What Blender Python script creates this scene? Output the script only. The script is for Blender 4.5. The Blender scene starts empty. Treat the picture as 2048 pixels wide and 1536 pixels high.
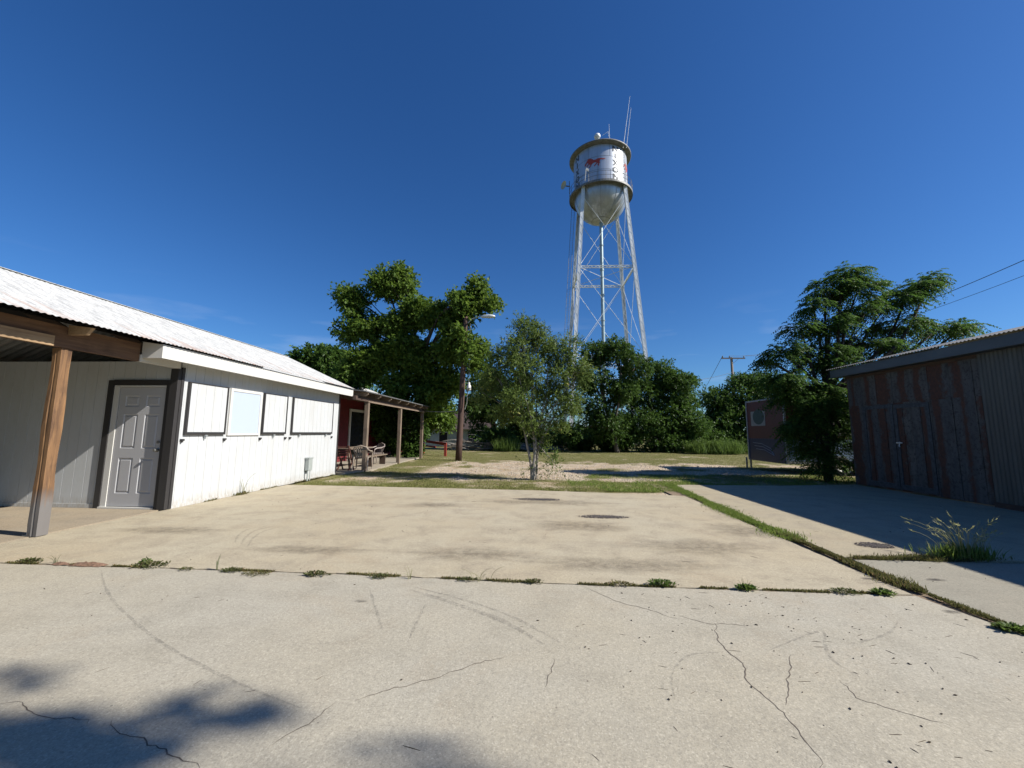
import bpy, math, random
import numpy as np
from mathutils import Vector, Matrix, noise
C = bpy.context.scene
COL = C.collection
PI = math.pi
random.seed(7)

# ---------------------------------------------------------------- camera
cam_d = bpy.data.cameras.new("camera")
cam = bpy.data.objects.new("camera", cam_d)
COL.objects.link(cam)
cam_d.sensor_width = 36.0
cam_d.lens = 800.0 / 2048 * 36.0
cam_d.clip_start = 0.05
cam_d.clip_end = 3000
yaw, pit, rol = math.radians(3.0), math.radians(6.9), 0.008
fw = Vector((-math.sin(yaw) * math.cos(pit), math.cos(yaw) * math.cos(pit), math.sin(pit)))
rt = Vector((math.cos(yaw), math.sin(yaw), 0))
up = rt.cross(fw)
R_ = rt * math.cos(rol) + up * math.sin(rol)
U_ = up * math.cos(rol) - rt * math.sin(rol)
M = Matrix((R_, U_, -fw)).transposed().to_4x4()
M.translation = Vector((0, 0, 1.38))
cam.matrix_world = M
C.camera = cam

# ---------------------------------------------------------------- sky and sun
SUN = Vector((1.0, -0.19, 0.78)).normalized()
w = bpy.data.worlds.new("World")
C.world = w
w.use_nodes = True
nt = w.node_tree
bg = nt.nodes["Background"]
sky = nt.nodes.new("ShaderNodeTexSky")
sky.sky_type = 'NISHITA'
sky.sun_disc = False
sky.sun_elevation = math.asin(SUN.z)
sky.sun_rotation = math.atan2(SUN.x, SUN.y)
sky.altitude = 0
sky.air_density = 1.0
sky.dust_density = 0.45
sky.ozone_density = 3.0
hs = nt.nodes.new("ShaderNodeHueSaturation")
hs.inputs["Saturation"].default_value = 1.2
hs.inputs["Value"].default_value = 1.0
nt.links.new(sky.outputs[0], hs.inputs["Color"])
# a few faint wisps of cloud low in the sky
tc = nt.nodes.new("ShaderNodeTexCoord")
mp = nt.nodes.new("ShaderNodeMapping")
mp.inputs["Scale"].default_value = (1, 1, 5.0)
nz = nt.nodes.new("ShaderNodeTexNoise")
nz.inputs["Scale"].default_value = 5.2
nz.inputs["Detail"].default_value = 5
cr = nt.nodes.new("ShaderNodeMapRange")
cr.inputs[1].default_value = 0.57
cr.inputs[2].default_value = 0.85
cr.inputs[4].default_value = 0.45
sx = nt.nodes.new("ShaderNodeSeparateXYZ")
zr = nt.nodes.new("ShaderNodeMapRange")
zr.inputs[1].default_value = 0.30
zr.inputs[2].default_value = 0.10
mu = nt.nodes.new("ShaderNodeMath"); mu.operation = 'MULTIPLY'
mx = nt.nodes.new("ShaderNodeMix"); mx.data_type = 'RGBA'
nt.links.new(tc.outputs["Generated"], mp.inputs[0]); nt.links.new(mp.outputs[0], nz.inputs["Vector"])
nt.links.new(nz.outputs[0], cr.inputs[0]); nt.links.new(tc.outputs["Generated"], sx.inputs[0])
nt.links.new(sx.outputs[2], zr.inputs[0]); nt.links.new(cr.outputs[0], mu.inputs[0]); nt.links.new(zr.outputs[0], mu.inputs[1])
tn = nt.nodes.new("ShaderNodeMix"); tn.data_type = 'RGBA'; tn.blend_type = 'MULTIPLY'; tn.inputs["Factor"].default_value = 1
tn.inputs["B"].default_value = (.66, .98, 1.36, 1); nt.links.new(hs.outputs[0], tn.inputs["A"])
nt.links.new(mu.outputs[0], mx.inputs["Factor"]); nt.links.new(tn.outputs["Result"], mx.inputs["A"])
mx.inputs["B"].default_value = (9, 10, 12, 1)
nt.links.new(mx.outputs["Result"], bg.inputs["Color"])
bg.inputs["Strength"].default_value = 0.053

sd = bpy.data.lights.new("sun", 'SUN')
sd.energy = 5.0
sd.angle = math.radians(0.53)
sd.color = (1.0, 0.95, 0.87)
so = bpy.data.objects.new("sun", sd)
COL.objects.link(so)
so.rotation_euler = SUN.to_track_quat('Z', 'Y').to_euler()
C.view_settings.view_transform = 'Standard'
C.view_settings.look = 'None'
C.view_settings.gamma = 1
C.view_settings.exposure = 0.68
C.cycles.max_bounces = 6
C.cycles.transparent_max_bounces = 8

# ---------------------------------------------------------------- helpers
class MB:
    def __init__(s): s.v = []; s.f = []; s.sm = False
    def box(s, x0, x1, y0, y1, z0, z1):
        n = len(s.v)
        s.v += [(x, y, z) for z in (z0, z1) for y in (y0, y1) for x in (x0, x1)]
        s.f += [tuple(n + i for i in q) for q in ((0,2,3,1),(4,5,7,6),(0,1,5,4),(2,6,7,3),(0,4,6,2),(1,3,7,5))]
        return s
    def bar(s, a, b, w_, h_, upv=(0, 0, 1)):
        a, b = Vector(a), Vector(b); d = (b - a).normalized(); u = Vector(upv)
        if abs(d.dot(u)) > .97: u = Vector((1, 0, 0)) if abs(d.x) < .9 else Vector((0, 1, 0))
        r = d.cross(u).normalized(); u = r.cross(d)
        n = len(s.v)
        for p in (a, b):
            for i, j in ((-1,-1),(1,-1),(1,1),(-1,1)): s.v.append(tuple(p + r * (i * w_ / 2) + u * (j * h_ / 2)))
        s.f += [(n, n+1, n+2, n+3), (n+7, n+6, n+5, n+4)] + [(n + i, n + 4 + i, n + 4 + (i+1) % 4, n + (i+1) % 4) for i in range(4)]
        return s
    def tube(s, pts, rad, k=8, cap=True):
        pts = [Vector(p) for p in pts]
        if not hasattr(rad, '__len__'): rad = [rad] * len(pts)
        n0 = len(s.v); ref = None
        for i, p in enumerate(pts):
            d = (pts[min(i+1, len(pts)-1)] - pts[max(i-1, 0)])
            if d.length < 1e-9: d = Vector((0, 0, 1))
            d.normalize()
            if ref is None: ref = Vector((1, 0, 0)) if abs(d.x) < .8 else Vector((0, 1, 0))
            r = (ref - d * ref.dot(d)).normalized(); ref = r; u = d.cross(r)
            for j in range(k):
                t = 2 * PI * j / k
                s.v.append(tuple(p + (r * math.cos(t) + u * math.sin(t)) * rad[i]))
        for i in range(len(pts) - 1):
            for j in range(k):
                a = n0 + i * k + j; b = n0 + i * k + (j + 1) % k
                s.f.append((a, b, b + k, a + k))
        if cap:
            s.f.append(tuple(n0 + j for j in reversed(range(k))))
            s.f.append(tuple(n0 + (len(pts)-1) * k + j for j in range(k)))
        return s
    def lathe(s, prof, c=(0, 0), k=32):
        n0 = len(s.v)
        for r, z in prof:
            for j in range(k):
                t = 2 * PI * j / k; s.v.append((c[0] + r * math.cos(t), c[1] + r * math.sin(t), z))
        for i in range(len(prof) - 1):
            for j in range(k):
                a = n0 + i * k + j; b = n0 + i * k + (j + 1) % k
                s.f.append((a, b, b + k, a + k))
        return s
    def poly(s, pts, th=0.0):
        n = len(s.v); m = len(pts)
        s.v += [tuple(p) for p in pts]; s.f.append(tuple(range(n, n + m)))
        if th:
            s.v += [(p[0], p[1], p[2] - th) for p in pts]
            s.f.append(tuple(reversed(range(n + m, n + 2 * m))))
            s.f += [(n + i, n + m + i, n + m + (i+1) % m, n + (i+1) % m) for i in range(m)]
        return s
    def prism(s, pts, off):
        """closed outline pts extruded by vector off"""
        n = len(s.v); m = len(pts); o = Vector(off)
        s.v += [tuple(p) for p in pts] + [tuple(Vector(p) + o) for p in pts]
        s.f.append(tuple(range(n, n + m))); s.f.append(tuple(reversed(range(n + m, n + 2 * m))))
        s.f += [(n + i, n + m + i, n + m + (i+1) % m, n + (i+1) % m) for i in range(m)]
        return s
    def build(s, name, mat, parent=None, smooth=False, bevel=0):
        me = bpy.data.meshes.new(name)
        me.from_pydata(s.v, [], s.f); me.update()
        if smooth: me.polygons.foreach_set('use_smooth', [True] * len(me.polygons))
        me.materials.append(mat)
        o = bpy.data.objects.new(name, me); COL.objects.link(o)
        if parent is not None:
            o.parent = parent
            o.matrix_parent_inverse = parent.matrix_world.inverted() if False else Matrix.Translation(-parent.location)
        if bevel:
            b = o.modifiers.new('b', 'BEVEL'); b.width = bevel; b.segments = 2; b.limit_method = 'ANGLE'
        return o

def tag(o, label=None, cat=None, group=None, kind=None):
    if label: o['label'] = label
    if cat: o['category'] = cat
    if group: o['group'] = group
    if kind: o['kind'] = kind
    return o
def thing(name, loc, label, cat, group=None):
    o = bpy.data.objects.new(name, None); COL.objects.link(o)
    o.location = loc; o.empty_display_size = .2
    return tag(o, label, cat, group)
def copy_tree(o, loc, label=None, rz=None):
    c = o.copy(); COL.objects.link(c); c.location = loc
    if rz is not None: c.rotation_euler = (0, 0, rz)
    if label: c['label'] = label
    for ch in o.children:
        d = ch.copy(); COL.objects.link(d); d.parent = c
        for g in ch.children:
            e = g.copy(); COL.objects.link(e); e.parent = d
    return c

# ---- materials
def newmat(name):
    m = bpy.data.materials.new(name); m.use_nodes = True
    t = m.node_tree; b = t.nodes["Principled BSDF"]
    return m, t, b
def N(t, kind, **kw):
    n = t.nodes.new(kind)
    for k, v in kw.items():
        if k.startswith('i_'):
            key = k[2:].replace('_', ' ')
            n.inputs[key].default_value = v
        else: setattr(n, k, v)
    return n
def L(t, a, b): t.links.new(a, b)
def coords(t, scale=(1, 1, 1), obj=True, rot=(0, 0, 0)):
    c = N(t, "ShaderNodeNewGeometry"); m = N(t, "ShaderNodeMapping")
    m.inputs["Scale"].default_value = scale; m.inputs["Rotation"].default_value = rot
    L(t, c.outputs["Position"], m.inputs[0]); return m.outputs[0]
def noise_n(t, vec, scale, detail=4, rough=.55, dist=0.0):
    n = N(t, "ShaderNodeTexNoise"); n.inputs["Scale"].default_value = scale
    n.inputs["Detail"].default_value = detail; n.inputs["Roughness"].default_value = rough
    n.inputs["Distortion"].default_value = dist
    L(t, vec, n.inputs["Vector"]); return n.outputs[0]
def ramp(t, fac, a, b, lo=0.0, hi=1.0):
    r = N(t, "ShaderNodeMapRange"); r.inputs[1].default_value = a; r.inputs[2].default_value = b
    r.inputs[3].default_value = lo; r.inputs[4].default_value = hi
    L(t, fac, r.inputs[0]); return r.outputs[0]
def mix(t, fac, a, b, mode='MIX'):
    m = N(t, "ShaderNodeMix"); m.data_type = 'RGBA'; m.blend_type = mode
    if isinstance(fac, float): m.inputs["Factor"].default_value = fac
    else: L(t, fac, m.inputs["Factor"])
    for s_, v in (("A", a), ("B", b)):
        if isinstance(v, tuple): m.inputs[s_].default_value = (*v, 1)
        else: L(t, v, m.inputs[s_])
    return m.outputs["Result"]
def math_n(t, op, a, b):
    m = N(t, "ShaderNodeMath"); m.operation = op
    for i, v in enumerate((a, b)):
        if isinstance(v, (int, float)): m.inputs[i].default_value = v
        else: L(t, v, m.inputs[i])
    return m.outputs[0]
def bump(t, b, h, strength=.3, dist=.01):
    n = N(t, "ShaderNodeBump"); n.inputs["Strength"].default_value = strength; n.inputs["Distance"].default_value = dist
    L(t, h, n.inputs["Height"]); L(t, n.outputs[0], b.inputs["Normal"])
def simple(name, col, rough=.6, metal=0.0, var=.25, scale=6.0, stretch=(1, 1, 1), bmp=0.0):
    m, t, b = newmat(name)
    v = coords(t, stretch); n = noise_n(t, v, scale, 5, .6)
    dark = tuple(c * (1 - var) for c in col); lite = tuple(min(1, c * (1 + var)) for c in col)
    L(t, mix(t, ramp(t, n, .3, .7), dark, lite), b.inputs["Base Color"])
    b.inputs["Roughness"].default_value = rough; b.inputs["Metallic"].default_value = metal
    if bmp: bump(t, b, n, bmp)
    return m

def concrete(name, base, warm, dark, stain=.5, seed=0.0):
    m, t, b = newmat(name)
    v = coords(t)
    big = noise_n(t, v, .45, 4, .6); mid = noise_n(t, v, 2.3, 6, .65, .4); fine = noise_n(t, v, 38, 4, .75)
    vs = coords(t, (.35, 2.4, 1), rot=(0, 0, seed)); streak = noise_n(t, vs, 1.6, 6, .6, .6)
    c = mix(t, ramp(t, big, .38, .62), base, warm)
    gr0 = ramp(t, noise_n(t, v, 22, 5, .8), .36, .62, .15, 1.0)
    c = mix(t, math_n(t, 'MULTIPLY', ramp(t, mid, .47, .66, 0, stain), gr0), c, dark)
    c = mix(t, math_n(t, 'MULTIPLY', ramp(t, streak, .53, .74, 0, stain * .8), gr0), c, dark)
    warmp = noise_n(t, v, .8, 5, .7, .5)
    c = mix(t, math_n(t, 'MULTIPLY', ramp(t, warmp, .52, .66, 0, .4), gr0), c, tuple(x * k for x, k in zip(warm, (.86, .72, .60))))
    c = mix(t, ramp(t, fine, .42, .62, .0, .42), c, tuple(x * .55 for x in base))
    gr = noise_n(t, v, 95, 3, .8); gr2 = noise_n(t, v, 260, 2, .6)
    c = mix(t, ramp(t, gr, .30, .70, 0, 1), mix(t, .30, c, (.12, .105, .08)), mix(t, .16, c, (.62, .58, .5)))
    c = mix(t, ramp(t, gr2, .35, .65, 0, .22), c, (.14, .125, .10))
    # coarse aggregate: light and dark grains
    vo = N(t, "ShaderNodeTexVoronoi"); vo.inputs["Scale"].default_value = 130; L(t, v, vo.inputs["Vector"])
    sep = N(t, "ShaderNodeSeparateColor"); L(t, vo.outputs["Color"], sep.inputs[0])
    c = mix(t, ramp(t, sep.outputs[0], .86, .92, 0, .34), c, tuple(x * .42 for x in base))
    c = mix(t, ramp(t, sep.outputs[1], .88, .94, 0, .22), c, tuple(min(.8, x * 1.5) for x in base))
    vo2 = N(t, "ShaderNodeTexVoronoi"); vo2.inputs["Scale"].default_value = 7; L(t, v, vo2.inputs["Vector"])
    c = mix(t, ramp(t, vo2.outputs["Distance"], .05, .03, 0, .55), c, (.07, .055, .045))
    L(t, c, b.inputs["Base Color"]); b.inputs["Roughness"].default_value = .9
    b.inputs["Specular IOR Level"].default_value = .2
    h = math_n(t, 'ADD', fine, math_n(t, 'MULTIPLY', mid, .6))
    bump(t, b, h, .45, .006)
    return m

M_slab = concrete('worn_concrete', (.445, .412, .33), (.45, .40, .295), (.25, .225, .17), .62)
M_slab2 = concrete('yellowed_concrete', (.49, .43, .305), (.47, .39, .255), (.26, .21, .145), .95, .2)
M_drive = concrete('stained_driveway_concrete', (.42, .36, .25), (.43, .365, .235), (.20, .165, .125), .7, .6)
M_drive2 = concrete('grey_driveway_concrete', (.30, .285, .225), (.33, .30, .23), (.17, .155, .12), .5, .9)
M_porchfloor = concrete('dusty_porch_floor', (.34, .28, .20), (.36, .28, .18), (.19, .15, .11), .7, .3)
M_white = None
def painted(name, col, rough=.55, dirt=.25, dirtcol=(.32, .28, .22), fscale=30, bmp=.25, zlow=0.0):
    m, t, b = newmat(name)
    v = coords(t, (1, 1, .35)); n = noise_n(t, v, 3, 6, .65); f = noise_n(t, coords(t, (1, 1, .25)), fscale, 5, .7)
    c = mix(t, ramp(t, n, .45, .8, 0, dirt), col, dirtcol)
    c = mix(t, ramp(t, f, .45, .7, 0, dirt * .6), c, tuple(x * .75 for x in col))
    if zlow:
        g = N(t, "ShaderNodeNewGeometry"); s = N(t, "ShaderNodeSeparateXYZ"); L(t, g.outputs["Position"], s.inputs[0])
        k = math_n(t, 'MULTIPLY', ramp(t, s.outputs[2], zlow, 0.0), ramp(t, f, .35, .65))
        c = mix(t, k, c, dirtcol)
    L(t, c, b.inputs["Base Color"]); b.inputs["Roughness"].default_value = rough
    bump(t, b, f, bmp, .004)
    return m
M_siding = painted('white_painted_siding', (.47, .485, .49), .6, .3, zlow=.22)
M_trimwhite = painted('white_trim_paint', (.54, .53, .50), .5, .12)
M_black = painted('black_trim_paint', (.028, .026, .026), .55, .1, (.06, .05, .045))
M_door = painted('grey_white_door_paint', (.40, .40, .41), .45, .1, (.4, .38, .36), bmp=.12)
M_board = painted('pale_blue_white_panel', (.40, .46, .56), .4, .12, (.36, .36, .38), bmp=.08)
def wood(name, a, b_, rough=.8, scale=1.0, axis=2, gray=None):
    m, t, b = newmat(name)
    st = [14, 14, 14]; st[axis] = .9
    v = coords(t, tuple(x * scale for x in st)); n = noise_n(t, v, 1.6, 7, .7, .8); n2 = noise_n(t, coords(t), 3, 4)
    c = mix(t, ramp(t, n, .35, .65), a, b_)
    c = mix(t, ramp(t, n2, .5, .75, 0, .5), c, tuple(x * .45 for x in a))
    if gray:
        g = N(t, "ShaderNodeNewGeometry"); s = N(t, "ShaderNodeSeparateXYZ"); L(t, g.outputs["Position"], s.inputs[0])
        zz = math_n(t, 'ADD', s.outputs[2], math_n(t, 'MULTIPLY', n, .5))
        c = mix(t, ramp(t, zz, gray + .36, gray + .14), c, (.14, .13, .122))
    L(t, c, b.inputs["Base Color"]); b.inputs["Roughness"].default_value = rough
    bump(t, b, n, .5, .006)
    return m
M_post = wood('weathered_orange_wood', (.075, .038, .02), (.24, .13, .055), gray=.5)
M_beam = wood('brown_wood_beam', (.09, .045, .025), (.17, .095, .05), axis=1)
M_beamlit = wood('sunlit_beam_wood', (.24, .15, .08), (.36, .25, .14), axis=1)  # lit copy of the beam wood, sunlight put into the colour
M_graywood = wood('weathered_grey_wood', (.13, .095, .068), (.23, .175, .125))
M_darkwood = wood('dark_porch_wood', (.045, .028, .02), (.08, .05, .035), axis=1)
M_pole = wood('creosoted_pole_wood', (.035, .018, .013), (.085, .045, .03))
M_poledist = wood('distant_pole_wood', (.10, .08, .06), (.16, .13, .10))

def roof_mat():
    m, t, b = newmat('white_weathered_corrugated_tin')
    v = coords(t, (.22, 3.0, .22)); st = noise_n(t, v, 2.2, 6, .7, .3)
    v2 = coords(t, (1.1, 9, 1.1)); st2 = noise_n(t, v2, 3.2, 6, .75)
    f = noise_n(t, coords(t), 28, 4, .7)
    g = N(t, "ShaderNodeNewGeometry"); s = N(t, "ShaderNodeSeparateXYZ"); L(t, g.outputs["Position"], s.inputs[0])
    low = ramp(t, s.outputs[2], 3.5, 2.75, 0, .30)
    c = mix(t, ramp(t, st2, .47, .68, 0, .8), (.50, .50, .48), (.20, .205, .205))
    c = mix(t, ramp(t, math_n(t, 'ADD', st, low), .76, .90, 0, .7), c, (.34, .19, .125))
    c = mix(t, ramp(t, f, .5, .7, 0, .5), c, (.20, .19, .18))
    L(t, c, b.inputs["Base Color"]); b.inputs["Roughness"].default_value = .6
    return m
M_roof = roof_mat()
def rusty():
    m, t, b = newmat('rust_streaked_sheet_metal')
    g = N(t, "ShaderNodeNewGeometry"); s = N(t, "ShaderNodeSeparateXYZ"); L(t, g.outputs["Position"], s.inputs[0])
    f = noise_n(t, coords(t), 16, 5, .75)
    st2 = noise_n(t, coords(t, (1, 1, .12)), 14, 4, .6)
    wob = noise_n(t, coords(t, (1, 2.0, 1.0)), 2.2, 5, .7)
    ys = math_n(t, 'DIVIDE', s.outputs[1], .47); yf = math_n(t, 'FLOOR', math_n(t, 'ADD', ys, .468), 0)
    fr = math_n(t, 'FRACT', math_n(t, 'ADD', ys, .468), 0)
    zt = math_n(t, 'GREATER_THAN', s.outputs[2], 2.2)
    cb = N(t, "ShaderNodeCombineXYZ"); L(t, yf, cb.inputs[0]); L(t, zt, cb.inputs[1])
    wn = N(t, "ShaderNodeTexWhiteNoise"); L(t, cb.outputs[0], wn.inputs["Vector"])
    sp = N(t, "ShaderNodeSeparateColor"); L(t, wn.outputs["Color"], sp.inputs[0])
    cen = ramp(t, sp.outputs[0], 0, 1, .25, .8)
    dist = math_n(t, 'ABSOLUTE', math_n(t, 'SUBTRACT', fr, cen), 0)
    wid = math_n(t, 'MULTIPLY', ramp(t, sp.outputs[1], .0, 1, .06, .40), ramp(t, wob, .3, .66, .2, 1.9))
    k = math_n(t, 'SUBTRACT', wid, dist); k = math_n(t, 'ADD', k, math_n(t, 'MULTIPLY', math_n(t, 'SUBTRACT', f, .5), .22))
    c = mix(t, ramp(t, st2, .3, .7), (.052, .050, .044), (.115, .110, .095))
    c = mix(t, ramp(t, sp.outputs[2], 0, 1, 0, .5), c, (.045, .050, .055))
    c = mix(t, ramp(t, f, .5, .64, 0, .85), c, (.022, .016, .014))
    c = mix(t, ramp(t, k, .0, .05, 0, 1), c, mix(t, ramp(t, f, .35, .65), (.024, .009, .005), (.125, .038, .012)))
    c = mix(t, ramp(t, k, -.10, -.0, 0, .5), c, (.05, .028, .02))
    L(t, c, b.inputs["Base Color"]); b.inputs["Roughness"].default_value = .75
    bump(t, b, f, .3, .004)
    return m
M_rust = rusty()
M_shedgrey = simple('dull_galvanised_sheet', (.075, .078, .068), .6, .2, .22, 3, (1, 2, .2))
M_fascia = simple('blue_grey_sheet_fascia', (.075, .09, .10), .5, .2, .15, 4, (1, .3, 1))
M_tinroof = simple('old_tin_roof', (.14, .14, .14), .6, .3, .35, 5)
M_galv = simple('galvanised_steel', (.42, .45, .46), .45, .6, .15, 10)
M_greymetal = simple('grey_painted_metal', (.35, .38, .36), .5, .2, .1, 10)
M_steel = simple('silver_painted_steel', (.70, .72, .72), .5, .15, .18, 2, (1, 1, .3))
M_darksteel = simple('weathered_steel', (.16, .16, .15), .6, .3, .3, 5)
M_wire = simple('black_wire', (.03, .03, .03), .6, 0, .1)
M_palewire = simple('pale_cable', (.16, .165, .15), .6, 0, .1)
M_redpaint = simple('faded_red_paint', (.24, .03, .02), .6, 0, .3, 9)
M_redwall = simple('barn_red_siding', (.12, .009, .012), .7, 0, .3, 6)
M_plastic = simple('tan_plastic', (.30, .25, .20), .45, 0, .08, 5)
M_glass = simple('dark_glass', (.02, .022, .025), .15, 0, .2)
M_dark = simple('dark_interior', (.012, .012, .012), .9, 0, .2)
M_bark = simple('grey_brown_bark', (.10, .082, .065), .9, 0, .45, 14, (1, 1, .3), .6)
M_palebark = simple('pale_grey_bark', (.26, .235, .20), .85, 0, .35, 14, (1, 1, .4), .5)
M_darkbark = simple('dark_bark', (.032, .026, .021), .9, 0, .4, 12, (1, 1, .3), .6)
M_brush = simple('dead_grey_branches', (.24, .215, .185), .9, 0, .35, 9)

def leafmat(name, a, b_, c_=None, trans=.35, rough=.5):
    """a..b: leaf colours; attribute 'rnd' differs from leaf to leaf"""
    m, t, b = newmat(name)
    at = N(t, "ShaderNodeAttribute"); at.attribute_name = 'rnd'
    col = mix(t, at.outputs["Fac"], a, b_)
    if c_:
        col = mix(t, ramp(t, at.outputs["Fac"], .90, .96), col, c_)
    L(t, col, b.inputs["Base Color"]); b.inputs["Roughness"].default_value = rough
    b.inputs["Specular IOR Level"].default_value = .18
    tr = N(t, "ShaderNodeBsdfTranslucent"); ms = N(t, "ShaderNodeMixShader")
    ms.inputs[0].default_value = trans
    L(t, mix(t, .5, col, tuple(min(1, x * 1.5) for x in b_)), tr.inputs["Color"])
    out = t.nodes["Material Output"]
    L(t, b.outputs[0], ms.inputs[1]); L(t, tr.outputs[0], ms.inputs[2]); L(t, ms.outputs[0], out.inputs["Surface"])
    return m
M_leaf1 = leafmat('broad_green_leaves', (.035, .075, .012), (.135, .205, .032), (.21, .26, .055), .42)
M_leaf2 = leafmat('deep_green_leaves', (.026, .060, .013), (.085, .15, .028))
M_leaf3 = leafmat('olive_yellow_leaves', (.045, .085, .02), (.155, .21, .05), (.34, .30, .06))
M_leaf4 = leafmat('dark_glossy_leaves', (.024, .055, .012), (.075, .13, .025))
M_leaf5 = leafmat('feathery_green_leaves', (.022, .056, .013), (.08, .15, .026), (.17, .22, .035), .35, .6)
M_weed = leafmat('bright_weed_green', (.05, .09, .018), (.12, .18, .04), None, .4)
M_mat1 = leafmat('joint_weed_mix', (.12, .085, .045), (.135, .15, .042), (.28, .17, .075), .3, .7)
M_straw = leafmat('dry_grass_stems', (.22, .22, .10), (.36, .36, .17), (.40, .36, .22), .3)
M_grass = leafmat('short_grass_blades', (.10, .115, .032), (.21, .22, .062), (.34, .28, .14), .3, .7)
M_lush = leafmat('lush_grass_blades', (.09, .14, .025), (.20, .27, .055), (.30, .27, .10), .35, .7)

# ---- foliage in numpy
def np_mesh(name, V, F, rnd, mat, parent=None):
    """V (n,4,3) quads"""
    n = len(V)
    me = bpy.data.meshes.new(name)
    me.vertices.add(n * 4); me.vertices.foreach_set('co', V.reshape(-1).astype(np.float32))
    me.loops.add(n * 4); me.loops.foreach_set('vertex_index', np.arange(n * 4, dtype=np.int32))
    me.polygons.add(n); me.polygons.foreach_set('loop_start', np.arange(0, n * 4, 4, dtype=np.int32))
    me.polygons.foreach_set('loop_total', np.full(n, 4, dtype=np.int32))
    me.update(calc_edges=True)
    a = me.attributes.new('rnd', 'FLOAT', 'FACE'); a.data.foreach_set('value', rnd.astype(np.float32))
    me.materials.append(mat)
    o = bpy.data.objects.new(name, me); COL.objects.link(o)
    if parent is not None:
        o.parent = parent; o.matrix_parent_inverse = Matrix.Translation(-parent.location)
    return o
def unit(v): return v / np.maximum(np.linalg.norm(v, axis=-1, keepdims=True), 1e-9)
def leaf_quads(P, D, size, aspect, rng, upb=.6, curl=.15):
    n = len(P)
    D = unit(D); nr = unit(rng.normal(size=(n, 3)) + np.array([0, 0, upb * 2]))
    S = unit(np.cross(D, nr)); nr = np.cross(S, D)
    s = (size * rng.uniform(.6, 1.3, n))[:, None]
    tip = P + D * s - nr * s * curl
    mid = P + D * s * .45
    return np.stack([P, mid + S * s * aspect * .5 + nr * s * .06, tip, mid - S * s * aspect * .5 + nr * s * .06], 1)
def clumps_leaves(clumps, seed, size, aspect=.55, per=9, tw=.35, droop=.3, dens=1.0, sub=14, subr=.42, upb=.6):
    """clumps: (x,y,z, rx,ry,rz, twigs). Each is broken into smaller tufts, each tuft into twigs carrying leaves"""
    rng = np.random.default_rng(seed); Q = []; Rn = []
    for (x, y, z, rx, ry, rz, nt_) in clumps:
        c = np.array([x, y, z]); r = np.array([rx, ry, rz]); nt_ = int(nt_ * dens)
        k = sub
        d = unit(rng.normal(size=(k, 3))); rad = rng.uniform(.25, 1.0, k) ** .6
        sc = c + d * r * (rad * .82)[:, None]
        sr = subr * rng.uniform(.6, 1.25, k)
        shade = rng.uniform(0, 1, k)
        idx = rng.integers(0, k, nt_)
        dd = unit(rng.normal(size=(nt_, 3)))
        rr = rng.uniform(.2, 1, nt_) ** .5
        base = sc[idx] + dd * r * (sr[idx] * rr)[:, None]
        out = unit((base - c) / r) * .7 + dd * .6 + rng.normal(size=(nt_, 3)) * .35 - np.array([0, 0, droop])
        out = unit(out)
        L_ = tw * rng.uniform(.6, 1.2, nt_)
        for j in range(per):
            f = (j + .5) / per
            p = base + out * (L_ * f)[:, None] + np.array([0, 0, -1.]) * (droop * .5 * L_ * f * f)[:, None]
            dr = out * .6 + rng.normal(size=(nt_, 3)) * .7 - np.array([0, 0, droop * .6])
            Q.append(leaf_quads(p, dr, size, aspect, rng, upb))
            Rn.append(np.clip(shade[idx] * .45 + rng.uniform(0, .55, nt_), 0, 1))
    return np.concatenate(Q), np.concatenate(Rn)
def limb(mb, a, b, r0, r1, rng, wob=.12, sag=0.0, n=7, k=7):
    a, b = Vector(a), Vector(b); Ln = (b - a).length; pts = []; rad = []
    off = [Vector((rng.uniform(-1, 1), rng.uniform(-1, 1), rng.uniform(-.5, .5))) * wob * Ln for _ in range(3)]
    for i in range(n + 1):
        t = i / n
        p = a.lerp(b, t) + off[0] * math.sin(PI * t) * .6 + off[1] * math.sin(2 * PI * t) * .3 + Vector((0, 0, sag * Ln * math.sin(PI * t)))
        pts.append(p); rad.append(r0 * (1 - t) ** .8 + r1 * (1 - (1 - t) ** .8))
    mb.tube(pts, rad, k)
    return pts
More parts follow.
